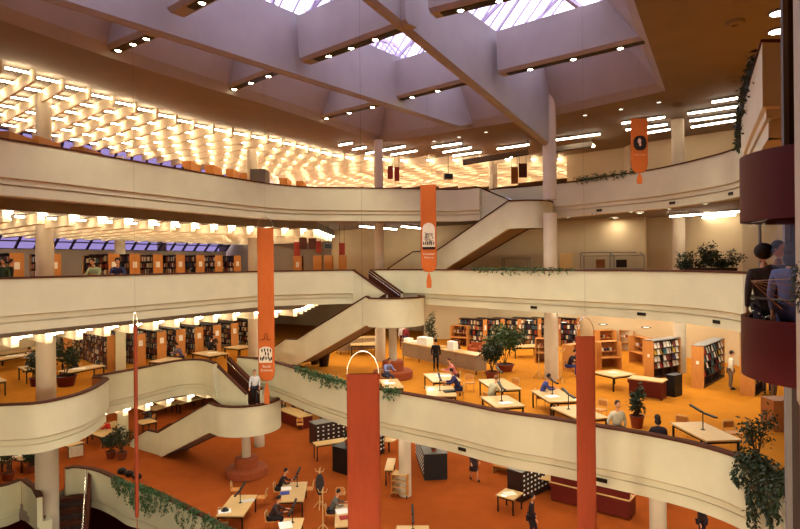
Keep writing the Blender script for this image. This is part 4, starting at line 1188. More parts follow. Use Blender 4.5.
for k, (u, v, sx, sy, sz, m, nm, lab) in enumerate(((.3, .3, .5, .4, .25, PAPER, 'paper_pile', 'white pile of papers at the left end of the woven counter'), (1.9, .4, 1.0, .5, .45, PAPER, 'file_box', 'large pale box at the left half of the woven counter'),
                                (3.6, .35, .4, .4, .12, OAK, 'tray', 'small oak tray in the middle of the woven counter'), (4.6, .3, .55, .35, .5, PAPER, 'file_box', 'tall white box towards the right of the woven counter'), (1.1, .3, .5, .35, .16, PAPER, 'paper_pile', 'low white stack second from the left on the woven counter'))):
    o = MB().box((0, 0, sz/2), (sx, sy, sz)).build(nm, m); o.matrix_world = Matrix.Translation(cL.location+Vector((0, 0, 1.095))) @ Matrix.Rotation(cL.rotation_euler.z, 4, 'Z') @ Matrix.Translation((u, v, 0)); tag(o, lab, 'box' if 'box' in nm else nm.replace('_', ' '))

# C left balcony tables
LL = 'oak table on the lower left balcony '
a1 = table([(-8, 358), (14, 352), (30, 355), (3, 362)], FC, LL+'at the far left with pale papers', wd=(3.2, 1.1))
a2 = table([(19, 366.5), (34, 364.5), (42, 368), (24, 370.5)], FC, LL+'between the long tables and the round column')
a3 = table([(62, 371), (96, 363.5), (100, 366), (70, 372.5)], FC, LL+'right of the tub tree')
a4 = table([(-14, 379), (2, 377.5), (5, 380), (-8, 383)], FC, LL+'cut by the left edge of the picture')
a5 = table([(151, 361), (168, 357), (180, 358), (162, 363)], FC, LL+'against the railing before the third bookcase')
a6 = table([(195.5, 352.5), (212, 350), (225, 353), (208, 357)], FC, LL+'with two readers before the bookcase row')
a7 = table([(227, 347), (240, 344.5), (251, 346), (238, 349.5)], FC, LL+'furthest right, next to the round column')
a8 = table([(0, 352), (30, 346), (38, 348), (8, 356)], FC, LL+'second from the left edge, further back', wd=(3.2, 1.1))
a9 = table([(55, 357), (62, 355), (70, 356), (62, 359)], FC, LL+'small part seen right behind the round column')
person('person in a blue-grey top seated at the railing behind the lower left balcony', W(182.5, 366.5, FC), -1.5, 'sit', (104, 92, 116), (60, 60, 80), (36, 24, 20))
person('dark dressed reader at the table before the bookcase row, nearer one', W(208, 359.5, FC), 2.6, 'sit', (40, 30, 34), (40, 34, 40), (30, 20, 16))
person('dark dressed reader at the table before the bookcase row, further one', W(214, 354.5, FC), .3, 'sit', (70, 50, 44), (40, 34, 40), (30, 20, 16))
person('reader in black seated right of the tub tree on the lower left balcony', W(77, 378, FC), -1.4, 'sit', (34, 28, 26), (34, 28, 26), (30, 20, 16))
person('reader in pale blue beside the round column on the lower left balcony', W(35, 371, FC), -0.4, 'sit', (150, 160, 176), (60, 60, 80), (60, 40, 24))
paper(a3, -.1, 0, .6, .4, 'white papers on the long table in front of the big bookcase', rz=.4)
paper(a1, .1, 0, .9, .5, 'pale papers spread on the far left table', rz=.4)
paper(a6, .1, 0, .5, .4, 'white papers on the table with two readers before the bookcase row')

# ---------- ground floor ----------
LD = 'oak table on the ground floor '
g1 = table([(232.5, 494.5), (255.5, 495), (245, 516.5), (216, 515.5)], FD, LD+'nearest the trailing ivy, hat and papers on it')
g2 = table([(282.5, 482), (307.5, 482), (303.7, 500.5), (278, 502)], FD, LD+'where the reader in black sits')
g3 = table([(285, 518), (303, 518), (300, 536), (276, 537)], FD, LD+'at the bottom edge, left of the large banner')
g4 = table([(335, 504), (352, 503.5), (352, 526), (335.5, 526.5)], FD, LD+'half covered by the left side of the large banner')
g5 = table([(399, 526), (428, 525), (431, 541), (394, 542)], FD, LD+'at the bottom edge, right of the large banner')
g6 = table([(506, 487), (521, 493), (515, 500), (497, 495)], FD, LD+'small and square, against the dark card catalogue')
g7 = table([(388, 458), (396, 458), (393, 470), (384, 470)], FD, LD+'narrow bench table right of the large banner', h=.8)
g8 = table([(88.6, 432), (105.7, 426.7), (117, 432), (101.6, 437.5)], FD, LD+'where the child in red sits, before the pier')
g9 = table([(55, 441), (70, 437), (81, 442), (68, 447.5)], FD, LD+'with a pale coat hanging over its edge')
g10 = table([(14, 457), (30, 449), (38, 453), (20, 461)], FD, LD+'seen under the left curved balcony')
g11 = table([(137, 421), (150, 417.5), (155, 421), (141, 425)], FD, LD+'just right of the square pier')
g12 = table([(152, 408), (165, 402), (170, 404), (157, 410)], FD, LD+'far behind the stair, left one', wd=(2.2, 1.1))
g13 = table([(178, 401), (190, 397), (197, 399), (184, 403)], FD, LD+'far behind the stair, right one', wd=(2.2, 1.1))
g14 = table([(-6, 457), (3, 454), (10, 459), (0, 463)], FD, LD+'at the left picture edge under the curved balcony')
g15 = table([(98, 427), (113, 421), (119, 424), (106, 429)], FD, LD+'tucked under the curved balcony edge', wd=(1.8, 1.1))
g16 = table([(325, 441), (347, 437), (347, 440), (327, 444)], FD, LD+'long slim one in front of the white-labelled catalogue', h=.9, wd=(2.6, .7))
task_lamp(g1, 'dark two-armed task lamp on the table nearest the trailing ivy', .05, .1, 1.57)
task_lamp(g2, 'dark two-armed task lamp on the table of the reader in black', .12, .25, 1.57)
task_lamp(g3, 'dark two-armed task lamp on the bottom edge table left of the large banner', -.0, .25, 1.57)
task_lamp(g5, 'dark two-armed task lamp on the bottom edge table right of the large banner', -.0, .25, 1.57)
paper(g1, -.3, -.3, .5, .4, 'white papers under the dark hat on the ivy side table', rz=.3)
paper(g1, .25, .2, .6, .3, 'grey printed sheets beyond the lamp on the ivy side table', mat('print_paper', (190, 184, 170)), .01, .4)
paper(g2, -.3, .15, .45, .4, 'open white book before the reader in black', rz=.2)
paper(g2, -.3, -.1, .4, .3, 'blue book lying below the open white one', mat('blue_cover', (60, 70, 150)), .04, .2, 'book', 'book')
paper(g4, -.1, .15, .5, .5, 'bright white papers on the table half hidden by the banner', rz=.3)
paper(g4, .1, -.15, .45, .3, 'red book on the table half hidden by the banner', mat('red_cover', (150, 40, 36)), .04, .3, 'book', 'book')
paper(g3, -.3, .1, .5, .6, 'white papers on the bottom edge table left of the banner', rz=.3)
paper(g6, 0, 0, .5, .4, 'white paper on the small square table by the catalogue', rz=.3)
paper(g9, .0, .1, .8, .4, 'pale papers on the table with the hanging coat', rz=.3)
paper(g10, .0, .1, 1.0, .5, 'bright papers on the table under the left curved balcony', rz=.3)
paper(g14, .0, .1, .7, .5, 'white papers on the table at the left picture edge', rz=.3)
p = g1.location+Matrix.Rotation(g1.rotation_euler.z, 3, 'Z') @ Vector((-.3*g1['lx'], -.28*g1['ly'], .755))
tag(MB().lathe([(.16, 0), (.16, .015), (.09, .02), (.085, .1), (0, .11)], n=16).build('hat', BLACK, None, True), 'dark hat lying on white papers on the ivy side table', 'hat').location = p
person('reader in black leaning over a book at the table left of the coat stand', W(279, 500, FD), 1.57, 'sit', (34, 26, 28), (34, 28, 30), (26, 18, 14))
person('dark haired reader at the bottom edge left of the large banner', W(271.5, 531, FD), 1.5, 'sit', (50, 36, 36), (34, 28, 30), (26, 18, 14))
person('reader in a grey jacket at the table half hidden by the large banner', W(331, 524, FD), 1.57, 'sit', (92, 90, 84), (44, 40, 44), (26, 18, 14))
person('woman in a dark coat and skirt walking on the ground floor', W(474, 480, FD), .3, 'walk', (60, 40, 40), (50, 34, 34), (40, 26, 20), coat=True, skirt=True)
person('dark dressed person at the bottom edge below the small square table', W(531, 540, FD), 1.2, 'walk', (44, 30, 38), (40, 32, 40), (30, 20, 16))
person('child in a red top seated at a ground floor table before the pier', W(110, 440, FD), -1.7, 'sit', (196, 40, 34), (60, 60, 80), (30, 20, 16), scale=.9)
person('person with black hair seated at the table right of the pier', W(151, 426, FD), -1.7, 'sit', (60, 56, 50), (60, 60, 80), (30, 20, 16))
person('person in black seated behind the table with the hanging coat', W(79, 444, FD), .2, 'sit', (28, 24, 26), (40, 40, 44), (30, 20, 16))
person('dark dressed person at the table under the left curved balcony', W(36, 462, FD), -1.6, 'sit', (40, 44, 40), (40, 40, 44), (30, 20, 16))
chair(W(300, 431, FD), .2, 'chair at the far maroon desk under the curved landing')
person('librarian in a lilac top behind the long lit maroon desk', W(604, 507, FD), 0, 'sit', (150, 140, 170), (60, 60, 80), (40, 26, 20))
person('person in a red top behind the right end of the long lit maroon desk', W(628, 512, FD), -.4, 'sit', (150, 50, 50), (60, 60, 80), (30, 20, 16))
person('person bending at the lower right beneath the white balcony', W(702, 545, FD), .6, 'stand', (40, 30, 30), (40, 30, 40), (26, 16, 12))
person('person in white shirt and dark trousers coming down the upper stair flight', (WY(253.5, 262, 29.6).x, 29.6, FC-1.05), .2, 'walk', (214, 214, 216), (34, 30, 36), (40, 28, 20))
coat_stand(320, 508, FD, 'wooden coat stand between the two reading tables left of the large banner')
coat_stand(323, 532, FD, 'wooden coat stand at the bottom edge left of the large banner', False)
cloth = MB().box((0, 0, -.28), (.7, .05, .6)); ct = cloth.build('pale_coat', mat('pale_coat', (206, 196, 170))); pp = W(75.5, 446.5, FD+.7); ct.location = pp+Vector((.1, -.12, .05)); ct.rotation_euler = (.05, 0, .55); tag(ct, 'pale coat draped over the edge of the ground floor table', 'coat')
# catalogues
KD = 'dark card catalogue '
cabinet((315.5, 446), (346, 440), .9, 1.25, KD+'with four rows of white labels left of the large banner', FD, DARKW, 4, 6, GREYM)
kb = cabinet((332.5, 471), (352, 477), 1.2, 1.3, 'plain dark cabinet block with a plant, at the left side of the large banner', FD, BLACK, name='dark_cabinet')
cabinet((377, 456.5), (384.5, 453), .9, 1.25, KD+'just right of the large banner, only its end showing', FD, DARKW, 4, 3, DARKW)
kc = cabinet((424.5, 480.5), (447.5, 479.5), 3.6, 1.3, KD+'with a flowering plant on top', FD, BLACK, 5, 10, GREYM, side=-1)
k5 = cabinet((507.5, 498), (522, 503), 2.4, 1.35, KD+'behind the small square table, drawers on its right side', FD, DARKW, 5, 8, GREYM, side=1)
pot_plant(0, 0, 0, .6, .42, 'flowering plant in a small pot on the middle dark catalogue', 'bush', .15, .16, dens=500, loc=kc.location+Matrix.Rotation(kc.rotation_euler.z, 3, 'Z') @ Vector((.55, .35, 1.33)), leaf=.14)
pot_plant(0, 0, 0, .9, .3, 'dark plant standing on the plain cabinet beside the large banner', 'slim', .2, .25, dens=160, lm=LEAFD, loc=kb.location+Matrix.Rotation(kb.rotation_euler.z, 3, 'Z') @ Vector((.6, .6, 1.33)))
rd = desk((551, 501), (629, 521.5), .9, .85, 'long maroon reference desk with lit oak shelf crossed by the right banner', FD, lift=1)
desk((566, 489), (595, 497), .7, 1.1, 'dark back counter with equipment behind the long lit desk', FD, DARKW, DARKW)
desk((278, 421), (300, 430), .9, .8, 'oak topped maroon desk far behind the curved landing', FD)
pot_plant(553, 498, FD+1.25, .55, .12, 'small cactus-like plant at the left end of the long lit desk', 'slim', .12, .2, dens=60, loc=rd.location+Matrix.Rotation(rd.rotation_euler.z, 3, 'Z') @ Vector((.15, .12, 1.24)))
t = thing('round_table', 'round pale table beyond the long lit desk', 'table', W(550, 490, FD)); MB().lathe([(0, .7), (.75, .7), (.75, .74), (0, .74)], n=30).build('tabletop', OAK, t, 'auto'); MB().tube([(0, 0, 0), (0, 0, .7)], .05).build('pedestal', DARKM, t)
t = thing('round_table', 'round pale table under the balcony right of the large banner', 'table', W(389, 452, FD)); MB().lathe([(0, .7), (.45, .7), (.45, .74), (0, .74)], n=24).build('tabletop', OAK, t, 'auto'); MB().tube([(0, 0, 0), (0, 0, .7)], .05).build('pedestal', DARKM, t)
sh = thing('book_trolley', 'small oak shelf with slanted shelves at the foot of the round column', 'shelf', W(391.5, 497, FD), -.35)
for x in (0, .75): MB().box((x, .3, .62), (.04, .6, .95)).build('side_panel', OAKE, sh)
for k in range(4): MB().box((.375, .3, .2+k*.28), (.72, .58, .03)).build('shelf', OAK, sh)
for x, y in ((0, .02), (.75, .02), (0, .58), (.75, .58)): MB().box((x, y, .075), (.04, .04, .15)).build('leg', DARKM, sh)
# D bookcases
carrel((492, 473), (514, 477.5), .6, .9, 'low oak bookshelf with white books just below the balcony edge', FD)
for i, (px, py) in enumerate(((316, 424), (330, 427), (300, 418))):
    bookcase(W(px, py, FD), (-.5, .85), 3.5, .6, 1.9, 'dark bookcase on the ground floor under the ivy balcony, '+['middle', 'nearest', 'furthest'][i]+' one', 'ground floor bookcases under the ivy balcony', sides=(1,), sign=False, wb=(.08, .15))
for i, (px, py) in enumerate(((160, 398), (186, 400), (290, 416))):
    bookcase(W(px, py, FD), (-.7, .7), 4, .6, 1.8, 'bookcase standing far back on the ground floor, '+['leftmost', 'middle', 'rightmost'][i]+' of three', 'far ground floor bookcases', sides=(1,), wb=(.09, .16))
for px, py, r, h, lab in ((111, 458, .45, 1.5, 'leafy plant in a terracotta pot left of its fuller neighbour by the ground floor pier'), (122, 459, .6, 1.7, 'fuller bushy potted plant by the ground floor stair foot'), (8, 480, .45, 1.9, 'tall dark palm in a maroon pot at the far left of the ground floor'), (33, 472, .5, 1.4, 'dark bushy plant left of the round column on the ground floor')):
    pot_plant(px, py, FD, h, r, lab, 'bush', .28, .4, dens=420, lm=LEAFD)
for px, py, rz, lab in ((262, 507, -1.6, 'chair at the right side of the ivy side table'), (309, 498, -1.6, 'pale chair between the reading table and the coat stand'), (341, 503, 3.1, 'pale chair behind the table half hidden by the banner'), (236, 499, 1.7, 'chair on the left of the ivy side table'), (222, 529, .2, 'chair in front of the ivy side table'), (668, 506, .5, 'chair right of the long lit desk')):
    chair(W(px, py, FD), rz, lab)
# bags at the ivy parapet
for k, (px, py) in enumerate(((112, 477), (119, 480), (127, 483))):
    o = MB().ell((0, 0, .16), (.25, .18, .17), 10).build('bag', BLACK, None, True); o.location = W(px, py, FD)+Vector((.3, .45, 0)); tag(o, ['leftmost', 'middle', 'rightmost'][k]+' dark bag on the floor behind the ivy parapet', 'bag')

# ---------- B and A level furniture behind the parapets ----------
q = WY(612, 262, 33.3)
t = thing('display_case', 'long glass display case with pale frame against the wall behind the middle right railing', 'display case', (q.x, q.y, FB), -.05)
MB().box((0, 0, .5), (3.4, .7, 1.0)).build('base', GREYW, t)
f_ = MB(); 
for x in (-1.7, 0, 1.7): f_.bar((x, -.35, 1.0), (x, -.35, 1.75), .05, .05); f_.bar((x, .35, 1.0), (x, .35, 1.95), .05, .05); f_.bar((x, -.35, 1.75), (x, .35, 1.95), .05, .05)
for y, z in ((-.35, 1.0), (-.35, 1.75), (.35, 1.95)): f_.bar((-1.7, y, z), (1.7, y, z), .05, .05)
f_.build('frame', GREYM, t); g_ = MB().add([(-1.7, -.35, 1.0), (1.7, -.35, 1.0), (1.7, -.35, 1.75), (-1.7, -.35, 1.75)], [(0, 1, 2, 3)]); g_.build('glass_front', GLS, t)
MB().box((-.6, .2, 1.3), (.5, .05, .5)).build('exhibit', OAKD, t); MB().box((.6, .2, 1.3), (.6, .05, .45)).build('exhibit', DARKW, t)
q = WY(566, 262, 34.5)
tag(MB().box((q.x, q.y, FB+1.0), (.75, .1, 1.9)).build('pale_door_panel', OAK), 'narrow pale panel on the wall left of the glass display case', 'panel')
q = WY(516, 262, 36); t = thing('display_case', 'glass display case seen under the upper stair landing', 'display case', (q.x, q.y, FB), 0)
MB().box((0, 0, .5), (1.6, .7, 1.0)).build('base', DARKW, t); MB().box((0, 0, 1.65), (1.7, .75, .06)).build('top_rail', GREYM, t); f_ = MB()
for x in (-.8, .8): f_.bar((x, -.33, 1), (x, -.33, 1.65), .05, .05); f_.bar((x, .33, 1), (x, .33, 1.65), .05, .05)
f_.build('frame', GREYM, t)
# planter on the right
q = WY(708, 262, 23.5)
t = thing('window_box_planter', 'long dark planter of spreading shrubs on the right middle railing', 'planter', (q.x, q.y, FB), -.1)
MB().box((0, 0, .6), (2.0, .6, 1.1)).build('trough', DARKW, t); lf = MB(); st = MB()
for k in range(26):
    x = random.uniform(-.95, .95); tp = Vector((x*1.1+random.uniform(-.2, .2), random.uniform(-.3, .3), 1.15+random.uniform(.15, .75)*(1.2 if -.2 < x < .4 else .85)))
    st.tube([(x, 0, 1.1), tp], [.012, .006], 5); leaves(lf, tp, (.2, .2, .18), 60, .12); leaves(lf, tp.lerp(Vector((x, 0, 1.1)), .5), (.25, .2, .25), 60, .12)
st.build('stems', BARK, t); lf.build('foliage', LEAFD, t)
# centre of B: shelf blocks, hanging red panels, monitor
def block(px0, px1, yt, Y, zf, m, name, label, cat, th=.6, grp=None, z1=None):
    a = WY(px0, yt, Y); b = WY(px1, yt, Y)
    o = MB().box((0, 0, (a.z-zf)/2), ((b.x-a.x), th, a.z-zf)).build(name, m); o.location = ((a.x+b.x)/2, Y+th/2, zf); tag(o, label, cat, grp); return o
for i, (x0, x1) in enumerate(((294, 301), (314, 321), (326, 331), (339, 346))):
    bookcase(Vector((WY((x0+x1)/2, 262, 38.5).x, 38.5, FB)), (-.1, 1), 2.5, .55, 2.0, 'bookcase with oak end under the red hanging panels at the centre, %s from the left' % ordinal(i), 'bookcases at the centre of the middle floor', sides=(1,), sign=(i == 0), wb=(.09, .16))
def hang(px0, px1, y0, y1, Y, m, name, label, cat, th=.06, zc=FA-.72, grp=None):
    a = WY(px0, y0, Y); b = WY(px1, y1, Y); x = (a.x+b.x)/2
    t = thing(name, label, cat, (x, Y, a.z), 0, grp)
    MB().box((0, 0, -(a.z-b.z)/2), (b.x-a.x, th, a.z-b.z)).build('panel', m, t)
    for s in (-.4, .4): MB().tube([(s*(b.x-a.x), 0, 0), (s*(b.x-a.x), 0, zc-a.z)], .012, 5).build('cord', BLACK, t)
    return t
REDP = mat('red_sign_panel', (150, 48, 30), .6, .08, 3); DKP = mat('dark_sign_panel', (84, 40, 28), .6, .08, 3)
hang(294, 300, 242, 256, 38.2, REDP, 'hanging_sign', 'leftmost red hanging panel beneath the top balcony at centre', 'sign')
hang(299.5, 307, 236, 249, 37.8, DKP, 'hanging_sign', 'left one of the two dark brown hanging panels at centre', 'sign')
hang(308.5, 316, 236, 249, 37.8, DKP, 'hanging_sign', 'right one of the two dark brown hanging panels at centre', 'sign')
hang(316, 321, 241, 253, 38.2, REDP, 'hanging_sign', 'red hanging panel just right of the two dark brown ones', 'sign')
hang(339, 345, 243, 255, 38.2, REDP, 'hanging_sign', 'red hanging panel right of the hanging monitor', 'sign')
def monitor(px0, px1, y0, y1, Y, label, zc):
    a = WY(px0, y0, Y); b = WY(px1, y1, Y); t = thing('hanging_monitor', label, 'monitor', ((a.x+b.x)/2, Y, a.z)); w_ = b.x-a.x; h_ = a.z-b.z
    MB().box((0, .15, -h_/2), (w_, .4, h_)).build('casing', GREYM, t); MB().box((0, -.06, -h_/2), (w_*.84, .02, h_*.8)).build('screen', SCREEN, t); MB().tube([(0, .15, 0), (0, .15, zc-a.z)], .02, 6).build('pole', DARKM, t)
monitor(324, 332, 243, 249, 37.5, 'grey hanging monitor between the red panels under the top balcony', FA-.72)
monitor(444, 453, 173.5, 179, 39, 'grey hanging monitor over the top floor left of the stair', CEIL)
hang(387.5, 393, 166, 179, 38, REDP, 'hanging_sign', 'left of the two red hanging panels right of the top centre column', 'sign', zc=CEIL)
hang(394.3, 399.5, 167, 181, 38, REDP, 'hanging_sign', 'right of the two red hanging panels right of the top centre column', 'sign', zc=CEIL)
hang(511, 518, 167, 184, 38, OAKD, 'hanging_sign', 'brown hanging panel left of the dark one near the big column top', 'sign', zc=CEIL)
hang(518.5, 527, 163.5, 177.5, 37.6, DKP, 'hanging_sign', 'dark hanging panel nearest the big column on the top floor', 'sign', zc=CEIL)
# track light beams at the top right
def track(p, q, spots, z, label):
    a = WY(*p, 36); b = WY(*q, 36); z_ = (a.z+b.z)/2; c = (a+b)/2
    t = thing('track_light', label, 'light', (c.x, 36, c.z)); MB().bar(a-c+Vector((0, 0, .1)), b-c+Vector((0, 0, .1)), .3, .3).build('track', CEILM, t); MB().bar(a-c+Vector((0, 0, -.07)), b-c+Vector((0, 0, -.07)), .2, .03).build('slot', BLACK, t)
    for s in spots:
        v = WY(*s, 36)-c; MB().ell(v, (.11, .11, .09), 10).build('bulb', SPOT, t, True)
    for s in (a, b): MB().tube([s-c, s-c+Vector((0, 0, CEIL-s.z))], .02, 5).build('hanger', DARKM, t)
track((463, 164), (528, 153.5), ((480, 161), (511, 156.7)), 0, 'dark track with two glowing spots left of the big column on the top floor')
track((556, 151), (592, 145.5), ((565, 149.3), (593, 145.8)), 0, 'dark track with two glowing spots right of the big column on the top floor')
# A level end panels, planters
for i, (x0, x1, yt, Y) in enumerate(((-4, 9, 131, 22.5), (33, 38, 136, 24), (70, 84, 147, 25), (182, 191, 161, 34), (205, 214, 165, 36), (226, 233, 169, 37.5), (240, 246, 173, 38.5), (279, 287, 178, 40), (296, 303, 181, 41))):
    block(x0, x1, yt, Y, FA, OAKE, 'bookcase_end', 'oak bookcase end rising above the top left railing, %s from the left' % ordinal(i), 'bookcase', 1.6, 'oak bookcase ends above the top railing')
block(250, 265, 169, 33.5, FA, GREYM, 'kiosk', 'pale grey glazed kiosk above the top railing beside the column', 'kiosk', 1.2)
bsh = thing('shrub', 'small dark shrub peeping over the top left railing', 'plant', (WY(181, 262, 30).x, 30, FA)); lf = MB(); leaves(lf, (0, 0, 1.45), (.5, .3, .4), 120, .2); lf.build('foliage', LEAFD, bsh); MB().tube([(0, 0, 0), (0, 0, 1.4)], .04).build('stem', BARK, bsh); MB().lathe([(0, 0), (.25, 0), (.3, .5), (0, .5)], n=12).build('pot', TERRA, bsh)
# heads of people over the B railing
for px, Y, r_, top, hair, lab in ((4, 25.5, 0, (60, 80, 60), (30, 22, 18), 'dark dressed person with green top at the left edge behind the middle railing'), (10, 26, 2, (36, 32, 36), (30, 22, 18), 'person in black beside the green dressed one behind the middle left railing'),
                             (97, 26.5, 0, (170, 190, 150), (60, 44, 30), 'person in a pale green top seated behind the middle left railing'), (118, 27, .4, (50, 60, 110), (30, 22, 30), 'person in a blue top seated low behind the middle left railing')):
    q = WY(px, 262, Y); person(lab, (q.x, q.y, FB), r_, 'stand' if px < 15 else 'sit', top, (50, 50, 60), hair, scale=1.0 if px < 15 else 1.25)

# ---------- hanging banners ----------
def banner(x0, x1, yt, yb, Y, label, m, depth=.14, tail=None, hoop=None, rz=0, halfw=None, top_curve=True):
    """cloth tube flattened; yb where the rounded bottom closes; tail = pixel y of the tail end"""
    a = WY(x0, yt, Y); b = WY(x1, yt, Y); zb = WY((x0+x1)/2, yb, Y).z; w_ = (b.x-a.x)/2 if halfw is None else halfw
    c = Vector(((a.x+b.x)/2, Y, a.z)); t = thing('hanging_banner', label, 'banner', c, rz); H = a.z-zb; mb = MB(); n = 28
    prof = []
    nz = 14
    for i in range(nz+1): prof.append((1.0, -(H-w_*1.3)*i/nz))
    for i in range(1, 9):
        u = i/8; prof.append((max(.06, math.cos(u*PI/2)**.62), -(H-w_*1.3)-w_*1.3*math.sin(u*PI/2) if u < 1 else -H))
    for r, z in prof:
        for k in range(n):
            th = 2*PI*k/n; e = .45
            x = math.copysign(abs(math.cos(th))**.5, math.cos(th)); y = math.sin(th)
            mb.v.append((w_*r*x, depth/2*max(r, .3)*y, z))
    for i in range(len(prof)-1):
        for k in range(n):
            k2 = (k+1) % n; mb.f.append((i*n+k, (i+1)*n+k, (i+1)*n+k2, i*n+k2)); mb.m.append(0)
    mb.build('cloth', m, t, True)
    if tail:
        zt_ = WY(0, tail, Y).z if False else a.z-(tail-yt)*Y/F; L = (a.z-zt_)-H; tb = MB(); tw = w_*.33
        pr = [(.05, .02), (.6, -.25*L), (1, -.6*L), (.9, -L)]
        for r, z in pr: tb.v += [(-tw*r, -.02, -H+z), (tw*r, -.02, -H+z), (tw*r, .02, -H+z), (-tw*r, .02, -H+z)]
        for i in range(3):
            for k in range(4): tb.f.append((i*4+k, i*4+(k+1) % 4, (i+1)*4+(k+1) % 4, (i+1)*4+k)); tb.m.append(0)
        tb.f.append((15, 14, 13, 12)); tb.m.append(0)
        tb.build('tail', m, t)
    hh = hoop if hoop else w_*.8
    MB().tube([(w_*.97*math.cos(PI*i/16), 0, hh*math.sin(PI*i/16)) for i in range(17)], .012, 6).build('hoop', CHROME, t)
    MB().tube([(0, 0, hh), (0, 0, CEIL+1.5-c.z)], .002, 4).build('cable', DARKM, t)
    return t, w_, depth, Y
def text(t, s, x, z, size, y, m=FABW):
    cu = bpy.data.curves.new('lettering', 'FONT'); cu.body = s; cu.size = size; cu.align_x = 'CENTER'; cu.extrude = .004
    tmp = bpy.data.objects.new('tmp', cu); COL.objects.link(tmp); dg = bpy.context.evaluated_depsgraph_get(); dg.update()
    me = bpy.data.meshes.new_from_object(tmp.evaluated_get(dg)); bpy.data.objects.remove(tmp); me.materials.clear(); me.materials.append(m)
    o = bpy.data.objects.new('lettering', me); COL.objects.link(o); o.parent = t; o.location = (x, y, z); o.rotation_euler = (PI/2, 0, 0); return o
def arch(t, x, z0, w_, h_, y, m=FABW, name='printed_arch', ry=None):
    pts = [(x-w_/2, z0), (x+w_/2, z0)]; r = w_/2; ry = ry or r
    pts += [(x+r*math.cos(PI*i/14), z0+h_-ry+ry*math.sin(PI*i/14)) for i in range(15)]
    mb = MB(); n = len(pts); mb.add([(a, y, b) for a, b in pts]+[(a, y+.01, b) for a, b in pts], [tuple(range(n)), tuple(reversed(range(n, 2*n)))]+[(i, n+i, n+(i+1) % n, (i+1) % n) for i in range(n)])
    return mb.build(name, m, t)
t, w_, dp, Y = banner(257, 273.5, 228, 381, 26, 'orange hanging banner lettered Social Sciences at left of centre', FABO, tail=404, hoop=.48)
s_ = F/26; zz = lambda py: -(py-228)/s_
arch(t, -.02, zz(362.5), .58, (362.5-346.5)/s_, -dp/2-.012, ry=.16)
yy = -dp/2-.02
for (fx, fy) in ((-.18, 351), (-.06, 350.5), (.08, 350.5), (.2, 351), (-.02, 354), (.1, 354.5), (-.24, 359), (-.1, 358), (0, 358.5), (.1, 358), (.24, 359), (-.16, 359.5), (.17, 360)):
    MB().ell((fx, yy, zz(fy)+.03), (.032, .004, .09), 8).build('printed_figure', FABK, t)
hs = MB(); hs.tube([(-.22, yy, zz(339.5)), (-.1, yy, zz(339.5)), (-.05, yy, zz(338)), (-.08, yy, zz(335)), (0, yy, zz(333.2)), (.08, yy, zz(335)), (.05, yy, zz(338)), (.1, yy, zz(339.5)), (.22, yy, zz(339.5))], .014, 5); hs.build('printed_symbol', FABK, t)
text(t, 'Social', .02, zz(367.3), .16, yy); text(t, 'Sciences', .02, zz(371), .16, yy)
t, w_, dp, Y = banner(420.2, 436, 185, 272, 28.3, 'orange hanging banner lettered Canadian History in front of the stair', FABO, tail=288, hoop=.15)
s_ = F/28.3; zz = lambda py: -(py-185)/s_; yy = -dp/2-.02
arch(t, 0, zz(249.5), .62, (249.5-223)/s_, -dp/2-.012)
fg = MB(); fg.box((0, yy, zz(248.2)), (.62, .006, .13)); 
for k in range(16): fg.tube([(random.uniform(-.25, .25), yy, zz(random.uniform(232, 246))) for _ in range(2)], .008, 4)
for k in range(6): fg.box((-.25+k*.1, yy, zz(243.5)), (.05, .006, .16))
fg.build('printed_landscape', FABK, t)
text(t, 'Canadian', 0, zz(255), .15, yy); text(t, 'History', 0, zz(258.5), .15, yy)
t, w_, dp, Y = banner(630.5, 647.5, 119, 173, 25.6, 'high orange hanging banner with a black portrait oval at upper right', FABO, tail=184, hoop=.15)
s_ = F/25.6; zz = lambda py: -(py-119)/s_; yy = -dp/2-.02
ov = MB(); ov.add([(.29*math.copysign(abs(math.cos(2*PI*i/24))**.8, math.cos(2*PI*i/24)), yy, zz(143.5)+.33*math.copysign(abs(math.sin(2*PI*i/24))**.8, math.sin(2*PI*i/24))) for i in range(24)], [tuple(range(24))]); ov.build('printed_oval', FABK, t)
ft = MB(); ft.ell((-.03, yy-.008, zz(141.5)), (.08, .004, .12), 10); ft.ell((.0, yy-.008, zz(145)), (.05, .004, .08), 8); ft.build('printed_portrait', mat('print_pink', (214, 170, 160)), t)
text(t, 'Literature', 0, zz(156), .13, yy, mat('print_pale_orange', (226, 160, 120)))
t, w_, dp, Y = banner(346.5, 379.3, 374, 585, 13.4, 'very wide rust banner with a wire hoop in the lower centre', FABR, hoop=.53, depth=.1)
t, w_, dp, Y = banner(575.6, 594.8, 336.5, 600, 16.2, 'long narrow rust banner with a wire hoop crossing the right balcony', FABR, hoop=.53, depth=.12)
t, w_, dp, Y = banner(133.2, 137.2, 325, 515, 18.5, 'rust banner seen edge on as a thin vertical strip at left', FABR, hoop=.42, tail=545, depth=.74, halfw=.06, rz=.43)

